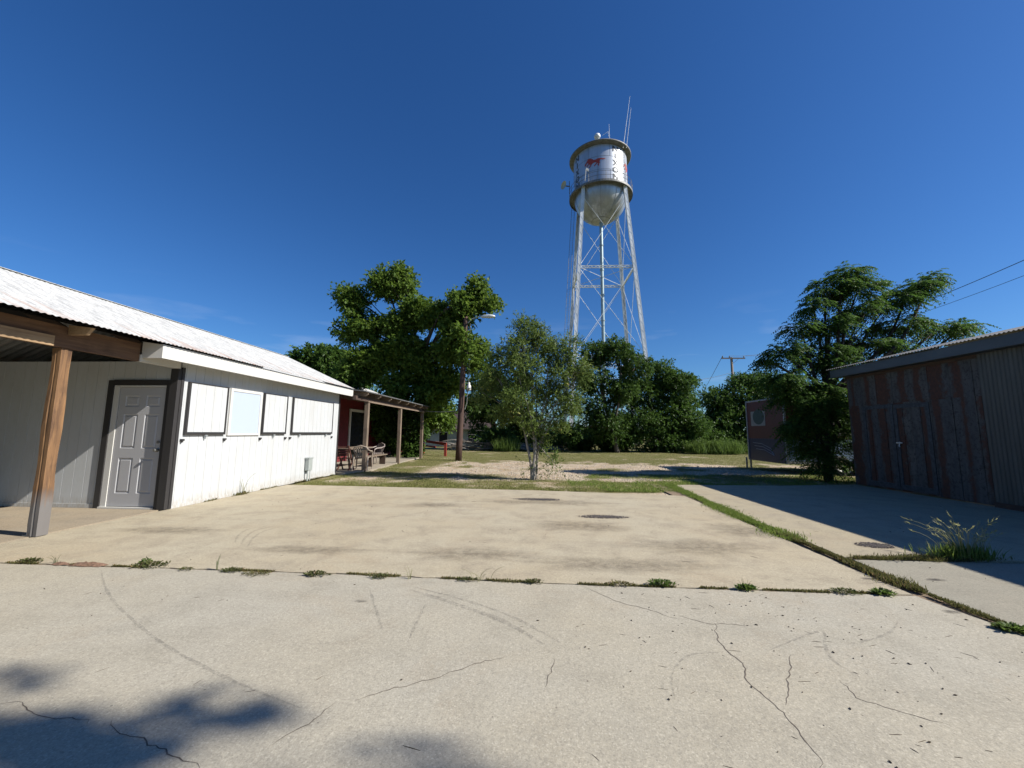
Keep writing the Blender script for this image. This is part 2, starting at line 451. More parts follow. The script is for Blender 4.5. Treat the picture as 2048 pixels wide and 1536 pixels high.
def tree(name, base, clumps, label, cat, size, mleaf, mbark, seed, trunk_r=.16, fork=.35, stems=1, aspect=.55, per=9, tw=.35,
         droop=.3, dens=1.0, sub=14, subr=.42, group=None, upb=.6, parts=('crown', 'trunk'), sag=.12, forkpt=None, twigs=6, lf=.55):
    root = thing(name, base, label, cat, group)
    rr = random.Random(seed)
    Q, rn = clumps_leaves(clumps, seed, size, aspect, per, tw, droop, dens, sub, subr, upb)
    np_mesh(parts[0], Q, None, rn, mleaf, root)
    mb = MB(); B = Vector(base)
    cs = [Vector(c[:3]) for c in clumps]
    for s in range(stems):
        off = Vector((rr.uniform(-1, 1), rr.uniform(-1, 1), 0)) * (.16 if stems > 1 else 0)
        mine = [c for i, c in enumerate(cs) if i % stems == s] or cs
        cen = sum(mine, Vector()) / len(mine)
        fp = Vector(forkpt) if forkpt and stems == 1 else (B + off).lerp(Vector((cen.x, cen.y, cen.z)), fork)
        st = limb(mb, B + off - Vector((0, 0, .1)), fp, trunk_r, trunk_r * .72, rr, .05, 0, 8, 9)
        for c in mine:
            p = limb(mb, fp + Vector((0, 0, -.05)), c, trunk_r * lf, trunk_r * .13 * lf / .55, rr, .12, sag, 7, 6)
            for q in range(twigs):
                a = p[rr.randint(3, 7)]
                cc = clumps[cs.index(c)]
                e = c + Vector((rr.uniform(-1, 1) * cc[3], rr.uniform(-1, 1) * cc[4], rr.uniform(-.7, 1) * cc[5])) * .85
                limb(mb, a, e, trunk_r * .14, trunk_r * .04, rr, .12, .04, 4, 4)
    mb.build(parts[1], mbark, root, smooth=True)
    return root

# ================================================================ GROUND
def nval(x, y, s, o=0.0): return noise.noise(Vector((x * s + o, y * s - o, o)))
def sstep(a, b, x):
    t = min(1, max(0, (x - a) / (b - a))); return t * t * (3 - 2 * t)
def grass_amount(x, y):
    """0 = bare gravel, 1 = grass; how the yard is worn"""
    n = nval(x, y, .55, 3.1) * .6 + nval(x, y, 1.7, 9.2) * .45 + nval(x, y, 4.5, 1.7) * .3
    g = 0.0
    def band(v, c, hw, soft): return 1 - sstep(hw - soft, hw + soft, abs(v - c))
    # verge right behind the slab
    ye = 11.2 - .05 * x
    g = max(g, band(y, ye, 1.25 + .2 * n, .5) * (.75 if x < 1 else 1.0))
    # grass around the porch of the red building
    g = max(g, (1 - sstep(-4.6, -3.0, x + n * 1.2)) * (1 - sstep(18.5, 20.5, y)) * .9)
    # strip in the gravel leading to the trailer
    g = max(g, band(y, 13.6 + .06 * (x - 3), .75, .4) * sstep(.8, 2.2, x + n))
    g = max(g, sstep(4.6, 6.2, x) * band(y, 12.9, 1.4, .6))
    g = max(g, sstep(7, 8, x) * band(y, 17.3, 1.0, .5) * .9)
    # field beyond
    g = max(g, sstep(17.4, 20.8, y + n * 2.2))
    g = max(g, (1 - sstep(-1.5, .6, x + n * 2.2)) * (1 - sstep(13.2, 14.6, y + n)) * .8)
    g = max(g, band(y, 15.8 + n * 1.5, .9, .6) * .5)
    g = max(g, sstep(-12, -9, -x) * 0)
    g = g + n * 1.05 - .16
    return min(1, max(0, g))
def make_ground():
    xs = np.concatenate([np.linspace(-600, -40, 12), np.linspace(-38, -16, 20), np.arange(-15, 25, .22), np.linspace(26, 45, 16), np.linspace(60, 600, 12)])
    ys = np.concatenate([np.linspace(-60, 8.5, 14), np.arange(9, 33, .22), np.linspace(34, 60, 20), np.linspace(80, 1500, 14)])
    nx, ny = len(xs), len(ys)
    V = []; G = []
    for y in ys:
        for x in xs:
            z = -.035
            if y > 10.5 and abs(x) < 30 and y < 34: z += (nval(x, y, .8) * .02 + nval(x, y, 3) * .008) * min(1, (y - 10.5))
            V.append((x, y, z)); G.append(grass_amount(x, y) if -16 < x < 26 and 8 < y < 34 else 1.0)
    F = [(j * nx + i, j * nx + i + 1, (j + 1) * nx + i + 1, (j + 1) * nx + i) for j in range(ny - 1) for i in range(nx - 1)]
    me = bpy.data.meshes.new('ground'); me.from_pydata(V, [], F); me.update()
    a = me.attributes.new('grass', 'FLOAT', 'POINT'); a.data.foreach_set('value', G)
    m, t, b = newmat('gravel_dirt_and_turf')
    at = N(t, "ShaderNodeAttribute"); at.attribute_name = 'grass'
    v = coords(t); n1 = noise_n(t, v, 1.2, 5, .65); n2 = noise_n(t, v, 14, 5, .7)
    vo = N(t, "ShaderNodeTexVoronoi"); vo.inputs["Scale"].default_value = 26; L(t, v, vo.inputs["Vector"])
    sp = N(t, "ShaderNodeSeparateColor"); L(t, vo.outputs["Color"], sp.inputs[0])
    grav = mix(t, ramp(t, sp.outputs[0], .1, .9), (.29, .23, .16), (.54, .46, .345))
    grav = mix(t, ramp(t, n1, .42, .68, 0, .8), grav, (.36, .26, .17))
    turf = mix(t, ramp(t, n2, .35, .65), (.095, .095, .035), (.20, .19, .075))
    turf = mix(t, ramp(t, n1, .45, .7, 0, .6), turf, (.20, .155, .085))
    k = math_n(t, 'ADD', at.outputs["Fac"], math_n(t, 'MULTIPLY', math_n(t, 'SUBTRACT', n2, .5), .8))
    L(t, mix(t, ramp(t, k, .25, .62), grav, turf), b.inputs["Base Color"])
    b.inputs["Roughness"].default_value = .95; b.inputs["Specular IOR Level"].default_value = .1
    bump(t, b, math_n(t, 'ADD', vo.outputs["Distance"], n2), .7, .03)
    me.materials.append(m)
    o = bpy.data.objects.new('ground', me); COL.objects.link(o)
    tag(o, kind='structure')
make_ground()

def ragged(p0, p1, amp, n, seed):
    """points from p0 to p1 with a chipped edge"""
    r = random.Random(seed); p0, p1 = Vector((*p0, 0)), Vector((*p1, 0)); d = (p1 - p0); nn = Vector((-d.y, d.x, 0)).normalized()
    return [p0.lerp(p1, i / n) + nn * (r.uniform(-1, 1) * amp if 0 < i < n else 0) for i in range(n)]
def slab(name, corners, mat, z=0.0, amp=.008, seed=1):
    pts = []
    for i, c in enumerate(corners):
        d = corners[(i + 1) % len(corners)]
        n = max(2, int(math.hypot(d[0] - c[0], d[1] - c[1]) / .12))
        n = min(n, 110)
        pts += ragged(c, d, amp, n, seed + i)
    mb = MB(); mb.poly([(p.x, p.y, z) for p in pts], .12)
    o = mb.build(name, mat)
    # keep the top level face as ngon
    return tag(o, kind='structure')
slab('concrete_slab', [(-16, -8), (3.44, -8), (3.44, 3.20), (3.32, 3.84), (.2, 3.88), (-1.8, 3.98), (-5.5, 4.03), (-16, 4.10)], M_slab, 0, .010, 3)
slab('concrete_slab', [(-6.40, 4.07), (-5.5, 4.06), (-1.8, 4.01), (.2, 3.91), (3.32, 3.87), (3.33, 5.1), (3.40, 9.30), (3.15, 9.45), (-.06, 9.90), (-5.7, 10.2), (-6.30, 10.2)], M_slab2, .0, .012, 13)
slab('driveway_slab', [(3.55, 4.95), (9.08, 4.95), (9.08, 12.0), (6.8, 11.5), (3.78, 11.35), (3.62, 8.0)], M_drive, .0, .015, 23)
slab('driveway_slab', [(3.50, -8), (9.5, -8), (9.5, 4.86), (3.58, 4.86), (3.48, 3.9)], M_drive2, .0, .012, 33)
slab('porch_floor', [(-16, 4.12), (-6.43, 4.10), (-6.43, 6.86), (-16, 6.86)], M_porchfloor, .006, .004, 43)
slab('patio_slab', [(-9.5, 12.95), (-6.2, 12.95), (-5.75, 14.4), (-5.95, 17.8), (-6.0, 21.5), (-9.5, 21.5)], concrete('patio_concrete', (.34, .30, .24), (.36, .30, .22), (.17, .14, .11), .7), .02, .02, 53)

tag(MB().poly([(3.2, 1.5, -.010), (3.75, 1.5, -.010), (3.9, 4.95, -.010), (3.95, 11.4, -.010), (3.2, 11.4, -.010), (3.15, 4.0, -.010)]).build('joint_soil', simple('dry_brown_joint_soil', (.20, .145, .095), 1, 0, .4, 22, (1, 1, 1), 1)), kind='structure')
tag(MB().poly([(-16, 3.85, -.012), (3.3, 3.7, -.012), (3.3, 4.0, -.012), (-16, 4.2, -.012)]).build('joint_soil', bpy.data.materials['dry_brown_joint_soil']), kind='structure')
def strip_decal(name, pts, wdt, mat, z=.0012, seed=0, jit=.35):
    """thin flat strip on the slab following pts"""
    r = random.Random(seed); mb = MB(); P = [Vector((x, y, 0)) for x, y in pts]
    fine = []
    if jit < .2 and len(P) > 2:      # smooth arcs for tyre marks
        Q = [P[0] * 2 - P[1]] + P + [P[-1] * 2 - P[-2]]; P = []
        for i in range(1, len(Q) - 2):
            for k in range(6):
                t = k / 6; a, b_, c, d = Q[i-1:i+3]
                P.append(.5 * (2 * b_ + (c - a) * t + (2 * a - 5 * b_ + 4 * c - d) * t * t + (3 * b_ - a - 3 * c + d) * t ** 3))
        P.append(Q[-2])
    for i in range(len(P) - 1):
        n = max(2, int((P[i+1] - P[i]).length / .03))
        for k in range(n): fine.append(P[i].lerp(P[i+1], k / n))
    fine.append(P[-1])
    if jit > .2:
        dv = 0.0; out = [fine[0]]
        for i in range(1, len(fine) - 1):
            d = (fine[i+1] - fine[i-1]).normalized(); nn = Vector((-d.y, d.x, 0)); dv = dv * .86 + r.uniform(-1, 1) * .012
            out.append(fine[i] + nn * dv)
        fine = out + [fine[-1]]
    L_, R2 = [], []
    for i, p in enumerate(fine):
        d = fine[min(i+1, len(fine)-1)] - fine[max(i-1, 0)]; nn = Vector((-d.y, d.x, 0)).normalized()
        taper = min(1, 4 * min(i, len(fine) - 1 - i) / max(1, len(fine)) + .25)
        o = r.uniform(-1, 1) * wdt * jit * 2; hw = wdt * .5 * taper * r.uniform(.6, 1.3)
        L_.append(p + nn * (o + hw)); R2.append(p + nn * (o - hw))
    for a, b_, c, d in zip(L_, L_[1:], R2, R2[1:]):
        n = len(mb.v); mb.v += [(a.x, a.y, z), (b_.x, b_.y, z), (d.x, d.y, z), (c.x, c.y, z)]; mb.f.append((n, n+3, n+2, n+1))
    return tag(mb.build(name, mat), kind='structure')
M_crack = simple('crack_dark_brown', (.11, .09, .07), 1, 0, .3, 20)  # dark brown for the thin crack strips
cracks = [
 ([(-2.680, 2.061), (-2.586, 2.071), (-2.456, 2.014), (-2.310, 1.972), (-2.212, 1.984), (-2.093, 1.959)], .004),
 ([(-2.004, 1.991), (-1.910, 1.917), (-1.748, 1.888), (-1.591, 1.835), (-1.492, 1.800), (-1.364, 1.755)], .005),
 ([(1.330, 3.197), (1.235, 2.942), (1.260, 2.745), (1.225, 2.505), (1.238, 2.336), (1.275, 2.252), (1.255, 2.126), (1.200, 1.914)], .006),
 ([(1.623, 2.797), (1.519, 2.605), (1.374, 2.414), (1.298, 2.309)], .005),
 ([(1.124, 3.304), (1.330, 3.197), (1.584, 3.192)], .005),
 ([(-0.915, 2.205), (-0.757, 2.276), (-0.544, 2.398), (-0.399, 2.543), (-0.169, 2.661)], .005),
 ([(-1.146, 1.890), (-1.091, 1.968), (-1.037, 2.087), (-1.009, 2.180)], .005),
 ([(0.454, 3.856), (0.759, 3.522), (1.106, 3.253)], .005),
 ([(1.744, 2.548), (1.721, 2.395), (1.834, 2.306), (2.006, 2.212)], .004),
 ([(0.139, 2.654), (0.117, 2.513), (0.069, 2.372)], .004)]
for i, (p, wd) in enumerate(cracks): strip_decal('crack', p, wd, M_crack, seed=i)
def transp(name, col, alpha, scale=20, stretch=(1, 1, 1), fade=False):
    m, t, b = newmat(name)
    n = noise_n(t, coords(t, stretch), scale, 4, .7)
    b.inputs["Base Color"].default_value = (*col, 1); b.inputs["Roughness"].default_value = .9
    al = ramp(t, n, .38, .62, alpha * .35 if fade else 0, alpha)
    if fade:
        at = N(t, "ShaderNodeAttribute"); at.attribute_name = 'fade'; al = math_n(t, 'MULTIPLY', al, at.outputs["Fac"])
    L(t, al, b.inputs["Alpha"])
    return m
M_tyre = transp('tyre_rubber_mark', (.13, .12, .11), .27, 30)
marks = [
 ([(-4.247, 3.926), (-3.883, 3.621), (-3.413, 3.272), (-2.912, 2.957), (-2.368, 2.647), (-1.864, 2.406), (-1.442, 2.231), (-1.146, 2.123)], .022),
 ([(1.531, 2.850), (2.031, 3.126), (1.934, 2.938), (1.852, 2.757), (1.877, 2.580)], .02),
 ([(2.710, 3.308), (2.519, 3.145), (2.289, 3.027), (2.067, 2.947)], .02),
 ([(0.744, 2.312), (0.806, 2.534), (0.969, 2.742), (1.193, 2.797)], .014),
 ([(-1.421, 3.626), (-1.048, 2.936)], .02), ([(-0.861, 3.359), (-0.822, 2.783)], .02),
 ([(-3.678, 4.968), (-3.889, 5.316), (-3.975, 5.642), (-3.732, 5.942)], .03), ([(-3.527, 4.870), (-3.727, 5.227), (-3.833, 5.596), (-3.698, 5.912)], .03),
 ([(-3.390, 4.795), (-3.578, 5.141), (-3.690, 5.495), (-3.638, 5.854)], .03),
 ([(-1.073, 3.652), (-0.671, 3.420), (-0.240, 3.143), (0.083, 2.813)], .05), ([(-1.046, 3.711), (-0.602, 3.494), (-0.169, 3.213), (0.183, 2.851)], .03)]
for i, (p, wd) in enumerate(marks): strip_decal('tyre_mark', p, wd, M_tyre, z=.0024, seed=50 + i, jit=.03)
def blob(name, c, rx, ry, mat, z, seed):
    r = random.Random(seed); pts = []
    for i in range(28):
        t = 2 * PI * i / 28; k = 1 + r.uniform(-.22, .22)
        pts.append((c[0] + math.cos(t) * rx * k, c[1] + math.sin(t) * ry * k, z))
    mb = MB(); mb.v = [(c[0], c[1], z)] + [(c[0] + (p[0] - c[0]) * .5, c[1] + (p[1] - c[1]) * .5, z) for p in pts] + pts
    mb.f = [(0, 1 + i, 1 + (i+1) % 28) for i in range(28)] + [(1 + i, 29 + i, 29 + (i+1) % 28, 1 + (i+1) % 28) for i in range(28)]
    o = mb.build(name, mat); a = o.data.attributes.new('fade', 'FLOAT', 'POINT'); a.data.foreach_set('value', [1.0] + [.7] * 28 + [0.0] * 28)
    return tag(o, kind='structure')
M_stain = transp('soot_dark_stain', (.05, .04, .035), .8, 9, fade=True)
M_softst = transp('brown_damp_stain', (.14, .11, .075), .42, 9, fade=True)
for i, (c, rx, ry) in enumerate([((-1.406, 3.387), .06, .03), ((3.260, 4.240), .10, .035), ((3.885, 4.260), .10, .045), ((3.312, 3.526), .09, .04)]):
    blob('dark_stain', c, rx, ry, M_stain, .0032, i)
for i, (c, rx, ry) in enumerate([((2.016, 5.210), .9, .42), ((-0.712, 4.730), .9, .3), ((0.708, 6.232), .8, .4), ((-5.084, 5.489), .9, .25), ((0.975, 4.477), 1.1, .3), ((-2.591, 4.736), .8, .2), ((0.346, 8.222), 1.6, .3), ((3.007, 6.181), .5, .5), ((-1.851, 7.731), .8, .3)]):
    blob('damp_stain', c, rx, ry, M_softst, .0040 + i * .0003, 20 + i)
M_patch = simple('crushed_asphalt_patch', (.11, .09, .085), .95, 0, .8, 45, (1, 1, 1), 1)
M_asph = transp('crumbled_asphalt', (.075, .065, .06), 1.0, 34, fade=True)
def rubble(name, c, rx, ry, n, seed, label):
    blob('asphalt_patch', c, rx * 1.15, ry * 1.25, M_asph, .0085, seed + 70)
    blob('asphalt_patch', (c[0] + rx * .3, c[1] - ry * .3), rx * .6, ry * .8, M_asph, .0095, seed + 80)
    r = random.Random(seed); mb = MB()
    for i in range(n):
        t = r.uniform(0, 2 * PI); k = r.random() ** .6; s = r.uniform(.004, .011)
        x, y = c[0] + math.cos(t) * rx * k, c[1] + math.sin(t) * ry * k
        mb.bar((x, y, .002), (x + r.uniform(-1, 1) * .01, y + r.uniform(-1, 1) * .01, s * .9), s, s * .8)
    return tag(mb.build(name, M_patch), label, 'rubble', kind='stuff')
rubble('crushed_rubble', (0.101, 8.558), .50, .14, 420, 1, 'small dark patch of broken asphalt near the far slab edge by the thin tree')
rubble('crushed_rubble', (1.174, 6.917), .42, .13, 380, 2, 'dark patch of broken asphalt in the middle of the yellowed slab')
rubble('crushed_rubble', (4.302, 5.482), .22, .13, 340, 3, 'dark patch of crushed stone on the driveway left of the tall grass clump')

# ================================================================ corrugation helpers
def corrugated(mb, o, a, b, wid, length, pitch, amp, seg=6, rows=2):
    """sheet from o; a = unit direction across the ribs, b = unit direction along them"""
    o, a, b = Vector(o), Vector(a).normalized(), Vector(b).normalized(); n_ = a.cross(b).normalized()
    k = int(wid / pitch * seg); n0 = len(mb.v)
    for r in range(rows):
        for i in range(k + 1):
            s = wid * i / k
            mb.v.append(tuple(o + a * s + b * (length * r / (rows - 1)) + n_ * (amp * math.sin(2 * PI * s / pitch))))
    for r in range(rows - 1):
        for i in range(k):
            p = n0 + r * (k + 1) + i; mb.f.append((p, p + 1, p + k + 2, p + k + 1))
def grooved(mb, o, a, wid, z0, z1, spacing=.203, gw=.008, gd=.006, start=.1, th=.03):
    """vertical grooved siding; outer face on the a x z side; o is the outer lower corner"""
    o, a = Vector(o), Vector(a).normalized(); inn = Vector((-a.y, a.x, 0))   # inward
    prof = [(0, 0)]; s = start
    while s < wid - .02:
        prof += [(s, 0), (s + .002, gd), (s + gw, gd), (s + gw + .002, 0)]; s += spacing
    prof.append((wid, 0))
    n0 = len(mb.v)
    for z in (z0, z1):
        for (s_, d) in prof: mb.v.append(tuple(o + a * s_ + inn * d + Vector((0, 0, z - o.z))))
    m = len(prof)
    for i in range(m - 1): mb.f.append((n0 + i, n0 + i + 1, n0 + m + i + 1, n0 + m + i))
    # back face
    n = len(mb.v)
    mb.v += [tuple(o + a * s_ + inn * th + Vector((0, 0, z - o.z))) for z in (z0, z1) for s_ in (0, wid)]
    mb.f.append((n, n + 2, n + 3, n + 1))
    return mb

# ================================================================ WHITE BUILDING
WX, WY = -6.34, 6.84
b1 = thing('white_building', (-8.3, 9.5, 0), 'low white building with grooved siding, shuttered hatches and a corrugated tin roof', 'building')
mb = MB(); grooved(mb, (WX, WY, 0), (0, 1, 0), 5.98, .05, 2.72)
mb.box(WX - .05, WX + .012, WY, WY + 5.98, .002, .06)
mb.build('side_wall', M_siding, b1)
mb = MB(); grooved(mb, (-16.0, WY, 0), (1, 0, 0), 8.32, .06, 2.61, start=.14)
grooved(mb, (-7.68, WY, 0), (1, 0, 0), 1.22, 2.27, 2.61, start=.05)
mb.box(-16.0, -7.68, WY - .012, WY + .04, .008, .075)
mb.build('front_wall', M_siding, b1)
mb = MB(); grooved(mb, (WX, 12.82, 0), (-1, 0, 0), 6, .0, 2.7, start=.12)
mb.build('rear_wall', M_siding, b1)
mb = MB(); mb.box(-16.2, -16.1, WY, 12.8, 0, 2.8); mb.build('rear_wall', M_siding, b1)
mb = MB(); mb.box(-16, -6.4, WY + .05, 12.8, -.02, .02); mb.build('floor', M_dark, b1)
# corner trim, black
mb = MB(); mb.box(-6.47, -6.33, WY - .075, WY - .002, .01, 2.465); mb.box(-6.353, -6.318, WY - .001, WY + .055, .01, 2.50); mb.build('corner_trim', M_black, b1)
mb = MB(); mb.box(-6.56, -6.50, WY - .04, WY - .001, .02, 2.20); mb.build('corner_trim', M_black, b1)
mb = MB(); mb.box(WX - .003, WX + .015, 12.77, 12.835, .01, 2.6); mb.build('corner_trim', M_black, b1)
# door
mb = MB(); mb.box(-7.68, -7.575, WY - .03, WY - .001, .01, 2.26); mb.box(-7.573, -6.50, WY - .031, WY - .001, 2.175, 2.27)
mb.build('door_trim', M_black, b1)
mb = MB(); mb.box(-7.573, -7.47, WY - .012, WY + .05, .035, 2.17); mb.box(-7.468, -6.562, WY - .010, WY + .05, 2.135, 2.17); mb.box(-7.573, -6.562, WY - .05, WY + .05, .008, .034)
mb.build('door_frame', M_trimwhite, b1)
def panel_door(x0, x1, z0, z1, y, parent):
    mb = MB(); W = x1 - x0; H_ = z1 - z0
    cols = [(.13 * W, .43 * W), (.57 * W, .87 * W)]
    rows = [(.105 * H_, .40 * H_), (.48 * H_, .77 * H_), (.835 * H_, .93 * H_)]
    xs = [0, *cols[0], *cols[1], W]; zs = [0, *rows[0], *rows[1], *rows[2], H_]
    for i in range(5):
        for j in range(7):
            a, b_, c, d = x0 + xs[i], x0 + xs[i+1], z0 + zs[j], z0 + zs[j+1]
            if i in (1, 3) and j in (1, 3, 5):
                n = len(mb.v); lv = [(0, 0), (.012, .012), (.03, .012), (.045, .002)]
                for ins, dep in lv: mb.v += [(a + ins, y + dep, c + ins), (b_ - ins, y + dep, c + ins), (b_ - ins, y + dep, d - ins), (a + ins, y + dep, d - ins)]
                for l in range(3):
                    for q in range(4): mb.f.append((n + l*4 + q, n + l*4 + (q+1) % 4, n + (l+1)*4 + (q+1) % 4, n + (l+1)*4 + q))
                mb.f.append((n + 12, n + 13, n + 14, n + 15))
            else:
                n = len(mb.v); mb.v += [(a, y, c), (b_, y, c), (b_, y, d), (a, y, d)]; mb.f.append((n, n+1, n+2, n+3))
    mb.box(x0, x1, y + .02, y + .045, z0, z1)
    return mb.build('door', M_door, parent)
door = panel_door(-7.462, -6.562, .045, 2.13, WY + .002, b1)
mb = MB(); mb.tube([(-6.63, WY, 1.02), (-6.63, WY - .03, 1.02), (-6.63, WY - .035, 1.02), (-6.63, WY - .065, 1.02), (-6.63, WY - .075, 1.02)], [.028, .028, .014, .027, .016], 14)
mb.build('door_handle', M_darksteel, door)
mb = MB(); mb.tube([(-6.63, WY, 1.16), (-6.63, WY - .02, 1.16)], .024, 14); mb.build('door_lock', M_darksteel, door)
door_loc = door
# shutters: (y0, y1)
def shutter(y0, y1, z0, z1, brackets):
    mb = MB(); grooved(mb, (WX + .045, y0 + .045, 0), (0, 1, 0), y1 - y0 - .09, z0 + .05, z1 - .02, start=.13, th=.04)
    mb.box(WX + .006, WX + .030, y0 + .04, y1 - .04, z0 + .04, z1 - .015)
    s = mb.build('shutter', M_siding, b1)
    mb = MB(); w_ = .034
    mb.box(WX + .003, WX + .05, y0, y0 + w_, z0, z1); mb.box(WX + .003, WX + .05, y1 - w_, y1, z0, z1)
    mb.box(WX + .003, WX + .05, y0 + w_, y1 - w_, z0, z0 + w_); mb.box(WX + .003, WX + .05, y0 + w_, y1 - w_, z1 - .02, z1)
    mb.build('shutter_frame', M_black, s)
    for y in brackets:
        mb = MB(); mb.box(WX + .02, WX + .058, y - .03, y + .03, z0 - .035, z0 - .004); mb.box(WX + .004, WX + .04, y - .012, y + .012, z0 - .085, z0 - .034); mb.build('shutter_latch', M_galv, s)
    for y in (y0 - .02, y1 + .02)[0:2]:
        mb = MB(); mb.box(WX + .004, WX + .05, y - .025, y + .025, z0 - .11, z0 - .075); mb.box(WX + .02, WX + .045, y - .02, y + .005, z0 - .135, z0 - .110); mb.build('hinge_bracket', M_black, s)
    return s
shutter(6.99, 7.95, 1.29, 2.26, [7.47])
shutter(9.07, 9.98, 1.29, 2.26, [9.52])
shutter(10.22, 12.36, 1.29, 2.26, [10.6, 12.0])
mb = MB(); mb.box(WX + .004, WX + .022, 8.06, 8.98, 1.29, 2.25); o = mb.build('window_board', M_board, b1)
mb = MB()
for (a, b_, c, d) in ((8.03, 8.09, 1.27, 2.26), (8.95, 9.01, 1.27, 2.26), (8.09, 8.95, 2.20, 2.26), (8.09, 8.95, 1.27, 1.31)):
    mb.box(WX + .003, WX + .034, a, b_, c, d)
mb.build('board_frame', M_trimwhite, o)
# roof
RP = .455; EX, EZ = -5.93, 2.775; RX = -8.35; RZ = EZ + (EX - RX) * RP
mb = MB(); sl = math.hypot(RX - EX, RZ - EZ)
corrugated(mb, (EX, 13.0, EZ), (0, -1, 0), (RX - EX, 0, RZ - EZ), 19.0, sl, .076, .0065, 6)
corrugated(mb, (RX, 13.0, RZ), (0, -1, 0), (RX - EX, 0, -(RZ - EZ)), 19.0, sl * 2.6, .15, .008, 4)
roof = mb.build('roof', M_roof, b1)
mb = MB(); mb.bar((RX, -6, RZ + .012), (RX, 13.02, RZ + .006), .10, .006); mb.build('ridge_cap', M_roof, roof)
# white fascia and soffit
mb = MB(); mb.box(-6.03, -5.99, 6.07, 13.0, 2.53, 2.755)
mb.prism([(-6.03, 6.07, 2.53), (-6.34, 6.07, 2.53), (-6.34, 6.07, 2.80), (-6.03, 6.07, 2.755)], (0, .03, 0))
mb.prism([(-6.0, 13.0, 2.54), (-8.35, 13.0, 3.62), (-8.35, 13.0, 3.83), (-6.0, 13.0, 2.76)], (0, .03, 0))
mb.build('fascia', M_trimwhite, b1)
mb = MB(); mb.box(-6.335, -6.032, 6.1, 12.99, 2.60, 2.615); mb.build('soffit', M_trimwhite, b1)
# wooden porch beam
mb = MB(); mb.box(-6.40, -6.345, -6.0, 6.04, 2.47, 2.76)
mb.build('porch_beam', M_beam, b1)
mb = MB(); mb.box(-6.34, -6.30, -6.0, 4.85, 2.465, 2.60); mb.build('beam_board', M_beamlit, b1)
for i in range(5):
    y = 5.02 - i * 1.2
    mb = MB(); mb.prism([(-6.34, y, 2.655), (-6.08, y, 2.655), (-6.0, y, 2.75), (-6.34, y, 2.79)], (0, .045, 0)); mb.build('rafter_tail', M_beamlit, b1)
mb = MB(); mb.box(-6.40, -6.33, 6.045, 6.80, 2.47, 2.585); mb.build('beam_end', M_trimwhite, b1)
for i in range(6):
    y = 6.2 - i * 1.15
    mb = MB(); mb.bar((-6.42, y, 2.70), (RX, y, RZ - .13), .045, .14); mb.build('rafter', M_darkwood, b1)
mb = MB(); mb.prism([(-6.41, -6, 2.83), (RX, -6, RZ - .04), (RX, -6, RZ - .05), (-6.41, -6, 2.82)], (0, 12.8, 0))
mb.prism([(RX, -6, RZ - .04), (-14.4, -6, 1.1), (-14.4, -6, 1.08), (RX, -6, RZ - .06)], (0, 12.8, 0)); mb.build('shade_sheet', M_dark, b1)  # near-black sheet added under the roof, stands in for deep porch shade
# posts
def porch_post(y, seed):
    r = random.Random(seed); mb = MB(); w_ = .064; rows = 16; n0 = len(mb.v)
    prof = [(-1, -1), (-.2, -1.04), (0.1, -.86), (.3, -1.02), (1, -1), (1.02, 0), (1, 1), (0, 1), (-1, 1), (-1.02, .1)]
    for i in range(rows + 1):
        z = .008 + (2.465 - .008) * i / rows; lean = -.02 * i / rows
        for (a, b_) in prof:
            k = w_ * (1 + r.uniform(-.03, .03) + .06 * math.sin(i * .8))
            mb.v.append((-6.40 + lean + a * k, y + b_ * k, z))
    m = len(prof)
    for i in range(rows):
        for j in range(m):
            mb.f.append((n0 + i*m + j, n0 + i*m + (j+1) % m, n0 + (i+1)*m + (j+1) % m, n0 + (i+1)*m + j))
    mb.build('porch_post', M_post, b1)
    mb = MB(); mb.box(-6.50, -6.485, y - .04, y + .04, .006, .10); mb.box(-6.56, -6.502, y - .04, y + .04, .006, .016); mb.tube([(-6.53, y, .017), (-6.53, y, .04)], .012, 8)
    mb.build('post_bracket', M_galv, b1)
porch_post(5.05, 1); porch_post(1.2, 2)

e = thing('electrical_box', (-6.27, 11.0, 0), 'small grey electrical box on a conduit at the far end of the white wall', 'electrical box')
mb = MB(); mb.box(-6.322, -6.21, 11.0, 11.19, .28, .62); mb.build('box', M_greymetal, e, bevel=.01)
mb = MB(); mb.box(-6.322, -6.20, 10.985, 11.205, .60, .635); mb.build('lid', M_greymetal, e)
mb = MB(); mb.tube([(-6.25, 11.03, 0), (-6.25, 11.03, .28)], .02); mb.tube([(-6.25, 11.15, 0), (-6.25, 11.15, .28)], .012); mb.build('conduit', M_greymetal, e)

# ================================================================ RED BUILDING AND ITS PORCH
b2 = thing('red_building', (-10, 19, 0), 'dark red wooden building with white framed door behind the post porch', 'building')
mb = MB()
z = 0.03
while z < 2.9:
    mb.prism([(-8.60, 13.2, z), (-8.575, 13.2, z), (-8.595, 13.2, z + .15), (-8.60, 13.2, z + .15)], (0, 13, 0)); z += .152
mb.box(-8.75, -8.602, 13.2, 26.2, 0, 3.0); mb.box(-15, -8.76, 25.9, 26.2, 0, 3.2)
mb.build('wall', M_redwall, b2)
mb = MB(); mb.box(-8.575, -8.55, 18.45, 20.0, .05, 2.3); dd = mb.build('door', M_glass, b2)
mb = MB()
for (a, b_, c, d) in ((18.33, 18.45, .03, 2.42), (20.0, 20.12, .03, 2.42), (18.45, 20.0, 2.3, 2.42)): mb.box(-8.574, -8.52, a, b_, c, d)
mb.build('door_frame', M_trimwhite, dd)
mb = MB(); corrugated(mb, (-8.3, 27.0, 3.0), (0, -1, 0), (-1, 0, .42), 13.9, 3.1, .076, .01, 4)
corrugated(mb, (-11.1, 27.0, 4.17), (0, -1, 0), (-1, 0, -.42), 13.9, 4, .15, .01, 4)
mb.build('roof', M_roof, b2)

